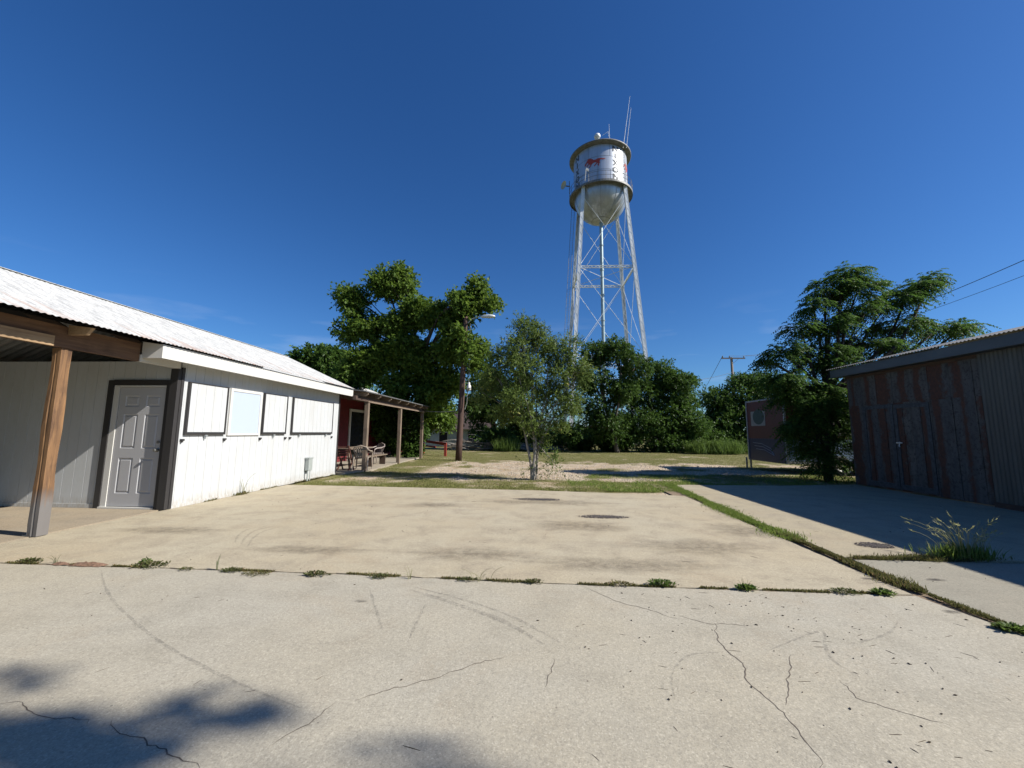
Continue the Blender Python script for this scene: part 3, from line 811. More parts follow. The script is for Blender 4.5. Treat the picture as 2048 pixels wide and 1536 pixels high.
p2 = thing('timber_porch', (-6, 17.5, 0), 'open timber porch with rafters and square posts in front of the red building', 'porch')
mb = MB(); mb.prism([(-5.58, 13.05, 2.70), (-8.55, 13.05, 2.98), (-8.55, 13.05, 3.0), (-5.58, 13.05, 2.735)], (0, 8.5, 0))
mb.build('roof', M_tinroof, p2)
mb = MB(); mb.box(-5.97, -5.86, 12.95, 21.45, 2.42, 2.56); mb.build('beam', M_darkwood, p2)
mb = MB(); mb.box(-5.855, -5.82, 13.9, 21.45, 2.40, 2.45); mb.build('beam_edge', M_graywood, p2)
for i in range(8):
    y = 13.35 + i * 1.12
    mb = MB(); mb.prism([(-5.62, y, 2.63), (-5.70, y, 2.565), (-8.5, y, 2.80), (-8.5, y, 2.965), (-5.62, y, 2.70)], (0, .05, 0)); mb.build('rafter', M_graywood, p2)
for y in (14.02, 17.6, 21.2):
    mb = MB(); mb.box(-5.985, -5.845, y - .07, y + .07, -.02, 2.42); mb.build('post', M_graywood, p2, bevel=.008)

def plastic_chair(x, y, rz, label, mat):
    t = thing('plastic_chair', (0, 0, 0), label, 'chair')
    mb = MB(); mb.prism([(-.22, -.22, .42), (.22, -.22, .42), (.25, .23, .43), (-.25, .23, .43)], (0, 0, .025)); mb.build('seat', mat, t, bevel=.01)
    mb = MB()
    for i in range(7):
        s = -1 + i / 3; a = Vector((s * .17, -.215, .44)); c = Vector((s * .235, -.33, .80 - .05 * s * s)); m_ = a.lerp(c, .5) + Vector((0, -.03 + .03 * s * s, 0))
        mb.bar(a, m_, .038, .010, (0, 1, 0)); mb.bar(m_, c, .042, .010, (0, 1, 0))
    mb.tube([(-.25, -.31, .72), (-.20, -.34, .80), (0, -.35, .86), (.20, -.34, .80), (.25, -.31, .72)], .022, 8)
    mb.build('backrest', mat, t)
    for s in (-1, 1):
        mb = MB(); mb.tube([(s * .25, -.31, .72), (s * .28, -.1, .66), (s * .28, .12, .65), (s * .28, .22, .60), (s * .27, .24, .43)], [.02, .026, .028, .026, .02], 8); mb.build('armrest', mat, t)
        mb = MB(); mb.tube([(s * .26, .23, .43), (s * .285, .27, 0)], [.028, .018], 8); mb.build('leg', mat, t)
        mb = MB(); mb.tube([(s * .235, -.25, .46), (s * .26, -.33, 0)], [.028, .018], 8); mb.build('leg', mat, t)
    t.location = (x, y, .02); t.rotation_euler = (0, 0, rz)
    for ch in t.children: ch.matrix_parent_inverse = Matrix()
    return t
plastic_chair(-6.08, 14.25, .15, 'tan slatted plastic armchair with its back to the yard, by the nearest porch post', M_plastic)
plastic_chair(-6.75, 17.0, 2.6, 'grey brown plastic chair behind the table on the porch', simple('grey_brown_plastic', (.22, .18, .16), .5, 0, .1))
t = thing('patio_table', (-6.95, 15.3, .02), 'long weathered wooden table under the porch beside the tan chair', 'table')
mb = MB()
for i in range(5): mb.box(-7.35 + i * .165, -7.35 + i * .165 + .155, 14.3, 16.3, .72, .755)
mb.build('tabletop', M_graywood, t)
for (x, y) in ((-7.25, 14.5), (-6.65, 14.5), (-7.25, 16.1), (-6.65, 16.1)):
    mb = MB(); mb.bar((x + (.1 if x < -7 else -.1), y, .72), (x, y, .02), .07, .05, (0, 1, 0)); mb.build('leg', M_graywood, t)
t = thing('patio_bench', (-6.35, 16.2, .02), 'low brown wooden bench beyond the tan chair on the patio', 'bench')
mb = MB(); mb.box(-6.45, -6.15, 15.3, 16.9, .40, .44); mb.build('seat', M_graywood, t)
for y in (15.45, 16.75):
    mb = MB(); mb.box(-6.42, -6.18, y - .03, y + .03, .02, .40); mb.build('leg', M_darkwood, t)
M_fold = simple('red_brown_stained_wood', (.09, .035, .025), .6, 0, .25)
t = thing('folding_chair', (-6.55, 14.0, .02), 'red brown wooden folding chair at the corner of the white wall', 'chair')
mb = MB()
for i in range(5): mb.box(-6.78, -6.36, 13.85 + i * .075, 13.91 + i * .075, .42, .44)
mb.build('seat', M_fold, t)
mb = MB()
for i in range(4): mb.bar((-6.76, 13.80 - i * .03, .55 + i * .09), (-6.38, 13.80 - i * .03, .55 + i * .09), .012, .06, (0, .3, 1))
mb.build('backrest', M_fold, t)
for x in (-6.77, -6.37):
    mb = MB(); mb.bar((x, 13.70, .88), (x, 14.22, .02), .03, .045); mb.bar((x, 14.2, .44), (x, 13.78, .02), .03, .045); mb.build('leg', M_fold, t)

# ================================================================ SHED (right)
SX = 9.10
b3 = thing('metal_shed', (11.5, 6.8, 0), 'dark sheet metal shed streaked with rust beside the driveway', 'shed')
mb = MB()
mb.box(SX + .02, SX + .06, 8.55, 12.0, .02, 3.04)
mb.box(SX + .03, 15.0, 12.0, 12.05, .0, 3.0)
mb.build('wall', M_rust, b3)
# upper and lower sheets with lapped edges
r = random.Random(4)
mb = MB(); y = 12.0; k = 0
while y > 8.6:
    wd = .47; y1 = max(8.58, y - wd)
    zs = 2.2 + r.uniform(-.05, .05)
    o1 = r.uniform(0, .006)
    mb.box(SX + .004 + o1, SX + .012 + o1, y1 - .01, y, zs + .005, 3.03)
    mb.box(SX - .001 + o1, SX + .007 + o1, y1 - .013, y1 + .010, zs + .003, 3.035)
    y = y1; k += 1
mb.build('upper_cladding', M_rust, b3)
M_dborder = simple('dark_blue_grey_strip', (.045, .052, .058), .6, .2, .5, 12)
def shed_door(y0, y1, z0, z1, name='shed_door'):
    mb = MB(); n = max(2, round((y1 - y0) / .45)); st = (y1 - y0) / n
    for i in range(n):
        mb.box(SX - .006 - .003 * (i % 2), SX + .014 - .003 * (i % 2), y0 + i * st + (.0 if i else .0), y0 + (i + 1) * st - .002, z0, z1)
        mb.box(SX - .02, SX - .0095, y0 + (i + .5) * st - .008, y0 + (i + .5) * st + .008, z0 + .1, z1 - .1)
    d = mb.build(name, M_rust, b3)
    mb = MB(); mb.box(SX - .022, SX - .0105, y0, y0 + .09, z0, z1); mb.box(SX - .022, SX - .0105, y1 - .09, y1, z0, z1)
    mb.box(SX - .0225, SX - .011, y0 + .0905, y1 - .0905, z1 - .1, z1); mb.box(SX - .0225, SX - .011, y0 + .0905, y1 - .0905, z0, z0 + .13)
    mb.build('door_border', M_dborder, d)
    return d
shed_door(10.60, 11.53, .06, 2.17); d = shed_door(9.66, 10.58, .06, 2.15)
mb = MB(); mb.bar((SX - .04, 10.56, 1.20), (SX - .04, 10.40, 1.20), .02, .03); mb.tube([(SX - .03, 10.48, 1.22), (SX - .05, 10.48, 1.12), (SX - .05, 10.46, 1.10)], .012)
mb.build('door_latch', M_galv, d)
mb = MB(); y = 9.64; k = 0
while y > 8.6:
    y1 = max(8.57, y - .47); mb.box(SX - .006 + .004 * (k % 2), SX + .006 + .004 * (k % 2), y1, y - .004, .03, 2.19); mb.box(SX - .016, SX - .0065, y - .02, y + .004, .03, 2.19); y = y1; k += 1
mb.build('lower_cladding', M_rust, b3)
mb = MB(); mb.box(SX - .004, SX + .008, 11.55, 11.99, .02, 2.16)
mb.build('lower_cladding', M_rust, b3)
mb = MB(); corrugated(mb, (SX - .03, 8.54, .1), (0, -1, 0), (0, 0, 1), 7.2, 2.95, .076, .008, 6)
mb.box(SX, SX + .06, 1.3, 8.53, 0, 3.04); mb.box(SX, 15, 1.25, 1.3, 0, 3.0)
mb.build('corrugated_wall', M_shedgrey, b3)
mb = MB(); mb.box(SX - .06, SX + .1, 1.3, 8.54, 0, .1); mb.build('wall_footing', M_darkwood, b3)
mb = MB(); mb.box(8.83, 8.87, 1.0, 12.25, 3.05, 3.27); mb.box(8.86, 9.08, 1.0, 12.2, 3.045, 3.075)
mb.prism([(8.85, 12.25, 3.06), (8.85, 12.25, 3.27), (12, 12.25, 4.0), (12, 12.25, 3.8)], (0, .03, 0))
mb.build('fascia', M_fascia, b3)
mb = MB(); corrugated(mb, (8.76, 12.32, 3.30), (0, -1, 0), (1, 0, .235), 11.4, 3.4, .076, .010, 6)
corrugated(mb, (8.76 + 3.31, 12.32, 4.08), (0, -1, 0), (1, 0, -.235), 11.4, 3.4, .15, .010, 4)
mb.build('roof', M_tinroof, b3)
mb = MB(); corrugated(mb, (8.42, 7.02, 3.02), (0, -1, 0), (1, 0, .18), 6.0, .7, .076, .010, 6)
mb.box(8.46, 8.50, 1.2, 6.98, 2.90, 3.0); mb.box(8.50, 9.06, 6.90, 6.97, 2.92, 3.0)
mb.build('awning', M_tinroof, b3)
mb = MB(); mb.box(SX - .02, SX + .01, 1.3, 12.0, 2.98, 3.045); mb.build('top_plate', M_darkwood, b3)

# ================================================================ WATER TOWER
TC = Vector((8.52, 47.95, 0))
tw_ = thing('water_tower', TC, 'tall silver water tower on four lattice legs with NIXON lettering', 'water tower')
def hs_(z): return 4.55 - .0672 * z
def lattice(mb, a, b, wid, dep, step=.55, side=Vector((1, 0, 0))):
    a, b = Vector(a), Vector(b); d = (b - a); Ln = d.length; d.normalize()
    r = (side - d * side.dot(d)).normalized(); u = d.cross(r)
    for s in (-1, 1): mb.bar(a + r * s * wid / 2, b + r * s * wid / 2, .035, dep, tuple(u))
    n = int(Ln / step)
    for f in (-1, 1):
        for i in range(n):
            p = a + d * (Ln * i / n) + u * f * dep * .48; q = a + d * (Ln * (i + 1) / n) + u * f * dep * .48
            s = 1 if i % 2 else -1
            mb.bar(p + r * s * wid / 2, q - r * s * wid / 2, .05, .012, tuple(u))
def solid_leg(mb, a, b, wid, dep, out):
    a, b = Vector(a), Vector(b); d = (b - a).normalized(); n_ = (out - d * out.dot(d)).normalized()
    mb.bar(a + n_ * dep / 2, b + n_ * dep / 2, wid, .03, tuple(n_))
for sx_, sy_ in ((-1, -1), (1, -1), (1, 1), (-1, 1)):
    a = TC + Vector((sx_ * hs_(0), sy_ * hs_(0), -.05)); b = TC + Vector((sx_ * hs_(31), sy_ * hs_(31), 31))
    mb = MB(); lattice(mb, a, b, .36, .36, .5, Vector((1, 0, 0))); solid_leg(mb, a, b, .36, .30, Vector((-sx_ * .3, -sy_, 0)) if False else Vector((0, -sy_, 0)) * -1)
    mb.build('leg', M_steel, tw_)
    mb = MB(); mb.box(a.x - .5, a.x + .5, a.y - .5, a.y + .5, -.1, .35); mb.build('footing', M_drive2, tw_)
for z in (9.9, 20.5):
    for i, (p, q) in enumerate((((-1, -1), (1, -1)), ((1, -1), (1, 1)), ((1, 1), (-1, 1)), ((-1, 1), (-1, -1)))):
        h = hs_(z); mb = MB()
        lattice(mb, TC + Vector((p[0] * h, p[1] * h, z)), TC + Vector((q[0] * h, q[1] * h, z)), .26, .16, .4, Vector((0, 0, 1)))
        mb.build('strut', M_steel, tw_)
mb = MB()
for z0, z1 in ((.2, 9.8), (10.0, 20.4), (20.6, 29.6)):
    for (p, q) in (((-1, -1), (1, -1)), ((1, -1), (1, 1)), ((1, 1), (-1, 1)), ((-1, 1), (-1, -1))):
        for (s, t_) in ((p, q), (q, p)):
            mb.tube([TC + Vector((s[0] * hs_(z0), s[1] * hs_(z0), z0)), TC + Vector((t_[0] * hs_(z1), t_[1] * hs_(z1), z1))], .028, 5)
for z in (20.5, 9.9):
    for p in ((-1, -1), (1, -1), (1, 1), (-1, 1)):
        mb.tube([TC + Vector((p[0] * hs_(z), p[1] * hs_(z), z)), TC + Vector((0, 0, z))], .03, 5)
mb.build('brace_rod', M_steel, tw_)
mb = MB(); mb.lathe([(.21, -.1), (.21, 27.6)], TC.xy, 14)
for z in (5, 10, 15, 18.2, 21.4, 24.6): mb.lathe([(.20, z - .06), (.27, z - .06), (.27, z + .06), (.20, z + .06)], TC.xy, 14)
mb.build('riser_pipe', simple('pale_blue_pipe', (.26, .34, .36), .45, .3, .12), tw_, smooth=False)
# tank
def tankmat(name, col, zs, nv):
    m, t, b = newmat(name)
    tcn = N(t, "ShaderNodeNewGeometry"); s = N(t, "ShaderNodeSeparateXYZ"); L(t, tcn.outputs["Position"], s.inputs[0])
    v = coords(t, (1, 1, .12)); n = noise_n(t, v, 1.6, 5, .6)
    n2 = noise_n(t, coords(t, (1, 1, .05)), 5, 4, .6)
    c = mix(t, ramp(t, n, .35, .7), col, tuple(x * .72 for x in col))
    c = mix(t, ramp(t, n2, .56, .72, 0, .35), c, (.30, .22, .15))
    L(t, c, b.inputs["Base Color"]); b.inputs["Metallic"].default_value = .55
    b.inputs["Roughness"].default_value = .38
    return m
M_tank = tankmat('aluminium_tank_paint', (.55, .58, .62), 0, 0)
M_seam = simple('tank_seam', (.16, .17, .18), .6, .3, .2)
mb = MB(); mb.lathe([(3.3, 30.9), (3.3, 36.05)], TC.xy, 96); tank = mb.build('tank_body', M_tank, tw_, smooth=True)
mb = MB(); prof = []
for i in range(19):
    t_ = PI / 2 * i / 18; prof.append((max(.02, 3.28 * math.sin(t_)), 31.0 - 3.42 * math.cos(t_)))
mb.lathe(prof, TC.xy, 64); bowl = mb.build('tank_bowl', tankmat('tank_bowl_paint', (.46, .48, .52), 0, 0), tw_, smooth=True)
mb = MB()
for z in (32.6, 34.3): mb.lathe([(3.304, z - .02), (3.312, z), (3.304, z + .02)], TC.xy, 96)
for row, z0, z1 in ((0, 31.2, 32.6), (1, 32.6, 34.3), (2, 34.3, 36)):
    for i in range(8):
        a_ = 2 * PI * (i + .5 * (row % 2)) / 8 + .2
        p = TC + Vector((3.305 * math.cos(a_), 3.305 * math.sin(a_), 0)); mb.bar(p + Vector((0, 0, z0)), p + Vector((0, 0, z1)), .025, .012)
mb.build('seam', M_seam, tank)
mb = MB()
for i in range(10):
    a_ = 2 * PI * i / 10 + .15
    pts = [TC + Vector((r_ * 1.004 * math.cos(a_), r_ * 1.004 * math.sin(a_), z - .008)) for r_, z in prof[6:]]
    mb.tube(pts, .012, 4, False)
mb.lathe([(1.13, 31 - 3.225), (1.15, 31 - 3.225)], TC.xy, 48)
mb.tube([TC + Vector((1.16 * math.cos(t_), 1.16 * math.sin(t_), 31 - 3.215)) for t_ in np.linspace(0, 2 * PI, 49)], .014, 4, False)
mb.build('seam', M_seam, bowl)
mb = MB(); mb.lathe([(3.32, 35.80), (3.80, 35.92), (3.86, 36.0), (3.86, 36.10), (3.6, 36.15), (2.4, 36.75), (1.0, 37.2), (.02, 37.35)], TC.xy, 64)
mb.build('tank_roof', simple('brown_stained_rim', (.155, .15, .14), .6, .2, .35, 3), tw_, smooth=True)
mb = MB(); mb.lathe([(3.28, 30.98), (3.92, 30.98), (3.92, 30.72), (3.89, 30.72), (3.89, 30.93), (3.28, 30.93)], TC.xy, 72)
mb.build('balcony_floor', simple('weathered_balcony_steel', (.17, .17, .165), .6, .2, .3, 4), tw_)
mb = MB()
for z in (31.5, 32.0): mb.tube([TC + Vector((3.88 * math.cos(t_), 3.88 * math.sin(t_), z)) for t_ in np.linspace(0, 2 * PI, 73)], .022, 5, False)
for i in range(24):
    a_ = 2 * PI * i / 24; p = TC + Vector((3.88 * math.cos(a_), 3.88 * math.sin(a_), 30.95)); mb.tube([p, p + Vector((0, 0, 1.05))], .02, 4)
mb.build('balcony_railing', M_darksteel, tw_)
# view angle of the tower: angle pointing back to the yard
va = math.atan2(-TC.y, -TC.x)
def curved(objs_pts, faces, ang, zc, Rr):
    """flat (u,v) outline wrapped on the tank; u to the right as seen from outside"""
    out = [(TC.x + Rr * math.cos(ang + u / Rr), TC.y + Rr * math.sin(ang + u / Rr), zc + v) for u, v in objs_pts]
    return out, faces
LET = {'N': [[(0,0),(0,1),(.27,1),(.27,0)], [(.73,0),(.73,1),(1,1),(1,0)], [(.27,1),(.27,.62),(.73,0),(.73,.38)]],
       'I': [[(.36,0),(.36,1),(.64,1),(.64,0)]],
       'X': [[(0,1),(.32,1),(1,0),(.68,0)], [(.68,1),(1,1),(.32,0),(0,0)]],
       'O': [[(0,.28),(0,.72),(.27,.66),(.27,.34)], [(.73,.34),(.73,.66),(1,.72),(1,.28)], [(0,.72),(.28,1),(.40,.76),(.27,.66)],
             [(.28,1),(.72,1),(.60,.76),(.40,.76)], [(.72,1),(1,.72),(.73,.66),(.60,.76)], [(0,.28),(.27,.34),(.40,.24),(.28,0)],
             [(.28,0),(.40,.24),(.60,.24),(.72,0)], [(.72,0),(.60,.24),(.73,.34),(1,.28)]]}
M_let = simple('grey_letter_paint', (.075, .085, .10), .6, 0, .2)
M_logo = simple('red_brown_emblem_paint', (.34, .045, .03), .6, 0, .15)
horse = [(-1.05,-.10),(-1.0,-.20),(-.92,-.18),(-.84,-.06),(-.74,.04),(-.66,.0),(-.60,-.10),(-.74,-.18),(-.84,-.34),(-.78,-.40),(-.66,-.26),(-.50,-.20),(-.40,-.28),(-.46,-.40),(-.60,-.50),(-.56,-.58),(-.38,-.48),(-.26,-.26),(-.10,-.16),(.10,-.14),(.20,-.22),(.06,-.36),(-.06,-.52),(.02,-.58),(.16,-.42),(.30,-.28),(.38,-.30),(.30,-.44),(.36,-.60),(.44,-.58),(.44,-.42),(.54,-.28),(.50,-.12),(.56,.06),(.68,.10),(.80,.04),(.92,.10),(1.12,.08),(.98,.20),(.80,.20),(.66,.24),(.50,.24),(.34,.24),(.12,.16),(-.10,.18),(-.18,.30),(-.28,.34),(-.34,.44),(-.46,.42),(-.56,.50),(-.62,.42),(-.70,.48),(-.72,.36),(-.86,.16),(-.98,.04)]
def raster_on_tank(mb, poly, ang, zc, Rr, step):
    """outline (u, v in metres, u to the right seen from outside) laid on the curved shell in narrow upright strips"""
    us = [p[0] for p in poly]; u = min(us)
    while u < max(us):
        um = u + step / 2; ys = []
        for (a, b_), (c, d) in zip(poly, poly[1:] + poly[:1]):
            if (a <= um < c) or (c <= um < a): ys.append(b_ + (d - b_) * (um - a) / (c - a))
        ys.sort()
        for y0_, y1_ in zip(ys[::2], ys[1::2]):
            n = len(mb.v)
            for uu, vv in ((u, y0_), (u + step, y0_), (u + step, y1_), (u, y1_)):
                mb.v.append((TC.x + Rr * math.cos(ang + uu / Rr), TC.y + Rr * math.sin(ang + uu / Rr), zc + vv))
            mb.f.append((n, n+1, n+2, n+3))
        u += step
for q in range(4):
    a0 = va + math.radians(34) + q * PI / 2
    mb = MB()
    for i, ch in enumerate('NIXON'):
        for k_, quad in enumerate(LET[ch]): raster_on_tank(mb, [(u * .84 - .42, v * .72) for u, v in quad], a0, 34.95 - i * .90, 3.318 + .002 * k_, .045)
    mb.build('lettering', M_let, tank)
    mb = MB(); raster_on_tank(mb, [(u * 1.22, v * 1.15) for u, v in horse], a0 - PI / 4, 33.75, 3.320, .03)
    mb.build('horse_emblem', M_logo, tank)
mb = MB(); mb.lathe([(.02, 37.0), (.17, 37.0), (.17, 38.75), (.34, 38.8), (.42, 39.0), (.34, 39.25), (.14, 39.38), (.02, 39.4)], (TC.x - .35, TC.y - .5), 16)
mb.build('roof_vent', M_steel, tw_, smooth=True)
mb = MB()
for (pa, pb, r_) in (((10.983, 45.200, 36.538), (11.863, 45.200, 42.520), .035), ((11.387, 45.400, 36.484), (11.994, 45.400, 41.139), .03), ((9.421, 46.000, 37.688), (9.398, 46.000, 39.514), .03)):
    pa, pb = Vector(pa), Vector(pb); mb.tube([pa + (pa - pb) * .15, pa, pb], [r_, r_, r_ * .5], 6)
pa = Vector((8.570, 46.000, 37.986)); mb.tube([pa, (9.254, 46.000, 38.503)], .02, 5); mb.tube([(9.254, 46.000, 38.503), (9.300, 46.000, 37.759)], .02, 5)
mb.build('antenna', M_steel, tw_)
mb = MB(); c_ = Vector((6.205, 44.050, 32.208)); mb.tube([(6.068, 44.050, 30.697), c_], .03, 6)
mb.prism([c_ + Vector((0, 0, .2)), c_ + Vector((.35, 0, 0)), c_ + Vector((.3, 0, -.3)), c_ + Vector((.05, 0, -.1))], (0, .15, 0)); mb.build('horn_antenna', M_trimwhite, tw_)
c_ = Vector((4.044, 47.000, 32.053)); mb = MB(); n0 = len(mb.v)
for i in range(5):
    rr_ = .52 * i / 4
    for j in range(20):
        t_ = 2 * PI * j / 20; mb.v.append((c_.x - .10 + .22 * (i / 4) ** 2 * -1 + .0, c_.y + rr_ * math.cos(t_), c_.z + rr_ * math.sin(t_)))
for i in range(4):
    for j in range(20): mb.f.append((n0 + i*20 + j, n0 + i*20 + (j+1) % 20, n0 + (i+1)*20 + (j+1) % 20, n0 + (i+1)*20 + j))
dish = mb.build('dish_antenna', simple('cream_dish', (.45, .42, .30), .5, 0, .1), tw_, smooth=True)
for v_ in dish.data.vertices:  # turn the dish towards the yard
    d_ = v_.co - c_; an = math.radians(35); v_.co = c_ + Vector((d_.x * math.cos(an) - d_.y * math.sin(an), d_.x * math.sin(an) + d_.y * math.cos(an), d_.z))
mb = MB(); mb.tube([c_ + Vector((0, 0, 0)), c_ + Vector((.55, .1, 0))], .07, 6); mb.tube([c_ + Vector((.5, .1, -1.0)), c_ + Vector((.5, .1, .7))], .04, 6); mb.build('dish_mount', M_darksteel, tw_)
# ladder beside the far left leg
mb = MB(); la = TC + Vector((-hs_(0) - .5, hs_(0) - .4, 0)); lb = TC + Vector((-hs_(31) - .75, hs_(31) - .4, 31))
for s in (-.2, .2): mb.tube([la + Vector((s, 0, 0)), lb + Vector((s, 0, 0))], .025, 4)
for i in range(100):
    p = la.lerp(lb, (i + .5) / 100); mb.tube([p - Vector((.2, 0, 0)), p + Vector((.2, 0, 0))], .014, 4)
mb.build('ladder', M_darksteel, tw_)
mb = MB(); p = TC + Vector((3.36 * math.cos(va + .95), 3.36 * math.sin(va + .95), 0)); tg = Vector((-math.sin(va + .95), math.cos(va + .95), 0)) * .2
for s in (-1, 1): mb.tube([p + tg * s + Vector((0, 0, 31)), p + tg * s + Vector((0, 0, 36.2))], .022, 4)
for i in range(17): mb.tube([p - tg + Vector((0, 0, 31.1 + i * .3)), p + tg + Vector((0, 0, 31.1 + i * .3))], .014, 4)
mb.tube([p + tg * 2.2 + Vector((0, 0, 28)), p + tg * 2.2 + Vector((0, 0, 36.2))], .03, 5)
mb.build('tank_ladder', M_darksteel, tw_)

# ================================================================ POLES AND WIRES
lp = thing('light_pole', (-3.68, 20, 0), 'leaning dark wooden light pole with a street lamp, left of the thin tree', 'light pole')
pb, pt = Vector((-3.68, 20, -.1)), Vector((-3.47, 20, 7.3))
mb = MB(); mb.tube([pb.lerp(pt, i / 8) for i in range(9)], [.165 - .006 * i for i in range(9)], 14); mb.build('pole', M_pole, lp, smooth=True)
mb = MB(); mb.tube([(-3.35, 19.95, 6.95), (-3.15, 19.9, 7.15), (-2.85, 19.9, 7.27), (-2.6, 19.9, 7.30)], .028, 8); arm = mb.build('lamp_arm', M_galv, lp)
mb = MB(); n0 = len(mb.v)
prof = [(0, .03, .03), (.06, .07, .06), (.2, .10, .075), (.45, .15, .085), (.62, .14, .07), (.72, .07, .035), (.75, .01, .01)]
for (s, wv, hv) in prof:
    for j in range(14):
        t_ = 2 * PI * j / 14; mb.v.append((-2.68 + s, 19.9 + wv * math.cos(t_), 7.30 - (0.02 if math.sin(t_) < 0 else 0) + hv * math.sin(t_)))
for i in range(len(prof) - 1):
    for j in range(14): mb.f.append((n0 + i*14 + j, n0 + i*14 + (j+1) % 14, n0 + (i+1)*14 + (j+1) % 14, n0 + (i+1)*14 + j))
mb.build('lamp_head', simple('pale_grey_lamp', (.55, .58, .58), .4, .1, .08), lp, smooth=True)
mb = MB(); c_ = Vector((-3.197, 19.800, 3.649)); mb.lathe([(.02, c_.z + .22), (.05, c_.z + .2), (.06, c_.z + .08), (.10, c_.z + .04), (.11, c_.z - .14), (.08, c_.z - .2), (.02, c_.z - .2)], (c_.x, c_.y), 14)
mb.build('weatherproof_fitting', M_trimwhite, lp, smooth=True)
mb = MB(); mb.tube([(c_.x - .06, 19.84, c_.z - .2), (c_.x - .1, 19.83, 2.8), (c_.x - .2, 19.82, 2.5)], .02, 6); mb.tube([(c_.x - .02, 19.84, c_.z + .2), (c_.x - .01, 19.84, 6.9)], .012, 6); mb.build('conduit', M_palewire, lp)
def wire(name, a, b, sag, rad, mat, label, group=None):
    a, b = Vector(a), Vector(b); mb = MB()
    mb.tube([a.lerp(b, i / 24) - Vector((0, 0, sag * 4 * (i / 24) * (1 - i / 24))) for i in range(25)], rad, 5)
    return tag(mb.build(name, mat), label, 'wire', group)
wire('cable', (-5.86, 21.2, 2.50), (-3.72, 20, 2.44), .06, .022, M_palewire, 'pale cable running from the porch end to the light pole')

up_ = thing('utility_pole', (27.0, 55, 0), 'distant wooden utility pole with a single crossarm above the trees', 'utility pole')
mb = MB(); mb.tube([(27.0, 55, 0), (26.95, 55, 11.75)], [.22, .15], 10); mb.build('pole', M_poledist, up_, smooth=True)
mb = MB(); mb.box(25.55, 28.65, 54.75, 54.85, 11.5, 11.66); mb.build('crossarm', M_poledist, up_)
mb = MB(); mb.bar((27.05, 54.8, 10.9), (27.75, 54.8, 11.48), .05, .03); mb.build('arm_brace', M_poledist, up_)
for x in (25.7, 26.6, 28.5):
    mb = MB(); mb.lathe([(.02, 11.66), (.05, 11.68), (.09, 11.76), (.05, 11.82), (.08, 11.88), (.03, 11.94), (.01, 11.94)], (x, 54.8), 10); mb.build('insulator', M_darksteel, up_)
g_ = 'wires on the distant utility pole'
wire('power_line', (28.5, 54.8, 11.9), (58.125, 75.000, 18.710), .3, .02, M_wire, 'thin wire leaving the crossarm to the right, upper of the pair', g_)
wire('power_line', (26.6, 54.8, 11.9), (57.957, 75.000, 16.842), .3, .02, M_wire, 'thin wire leaving the crossarm to the right, lower of the pair', g_)
wire('power_line', (25.7, 54.8, 11.9), (46.549, 130.000, 2.559), .5, .03, M_wire, 'faint wire sloping down to the left of the utility pole', g_)
wire('power_line', (26.9, 54.8, 9.7), (13.062, 40.000, 6.403), .3, .02, M_wire, 'low wire running left from the utility pole into the dark bush', g_)
wire('power_line', (28.385, 22.000, 11.704), (32.418, 46.000, 12.253), .4, .022, M_wire, 'upper black wire crossing the sky above the shed roof', 'wires above the shed')
wire('power_line', (28.241, 22.000, 10.718), (32.381, 46.000, 11.792), .4, .015, M_wire, 'lower thin wire crossing the sky above the shed roof', 'wires above the shed')

# red rail
t = thing('red_rail', (-5.8, 23.5, 0), 'low red painted wooden rail behind the last porch post', 'rail')
mb = MB(); mb.bar((-7.0, 25.6, .80), (-5.05, 23.5, .66), .05, .16); mb.bar((-7.0, 25.6, .50), (-5.9, 24.4, .46), .04, .10); mb.build('top_board', M_redpaint, t)
for x, y in ((-5.12, 23.55), (-7.0, 25.6)):
    mb = MB(); mb.box(x - .07, x + .07, y - .07, y + .07, -.05, .66); mb.build('post', M_redpaint, t)

# ================================================================ HOUSE BEHIND
h = thing('small_house', (-7.0, 40, 0), 'low pale house with a dark roof behind the brush pile', 'house')
mb = MB()
mb.box(-10.5, -4.6, 38.5, 44, 0, 1.75); mb.build('wall', simple('faded_pale_siding', (.40, .44, .42), .7, 0, .15, 3), h)
mb = MB(); mb.prism([(-11.0, 38.0, 1.65), (-11.0, 41.3, 3.5), (-11.0, 44.6, 1.65), (-11.0, 41.3, 3.3)], (7.0, 0, 0)); mb.build('roof', simple('dark_brown_shingles', (.045, .03, .026), .9, 0, .3, 9), h)
for x in (-9.0, -6.2):
    mb = MB(); mb.box(x, x + .8, 38.46, 38.5, .4, 1.3); w1 = mb.build('window', M_glass, h)
    mb = MB(); mb.box(x - .06, x + .86, 38.44, 38.47, .34, .4); mb.box(x - .06, x, 38.44, 38.47, .4, 1.3); mb.box(x + .8, x + .86, 38.44, 38.47, .4, 1.3); mb.box(x - .06, x + .86, 38.44, 38.47, 1.3, 1.36); mb.build('window_frame', M_trimwhite, w1)

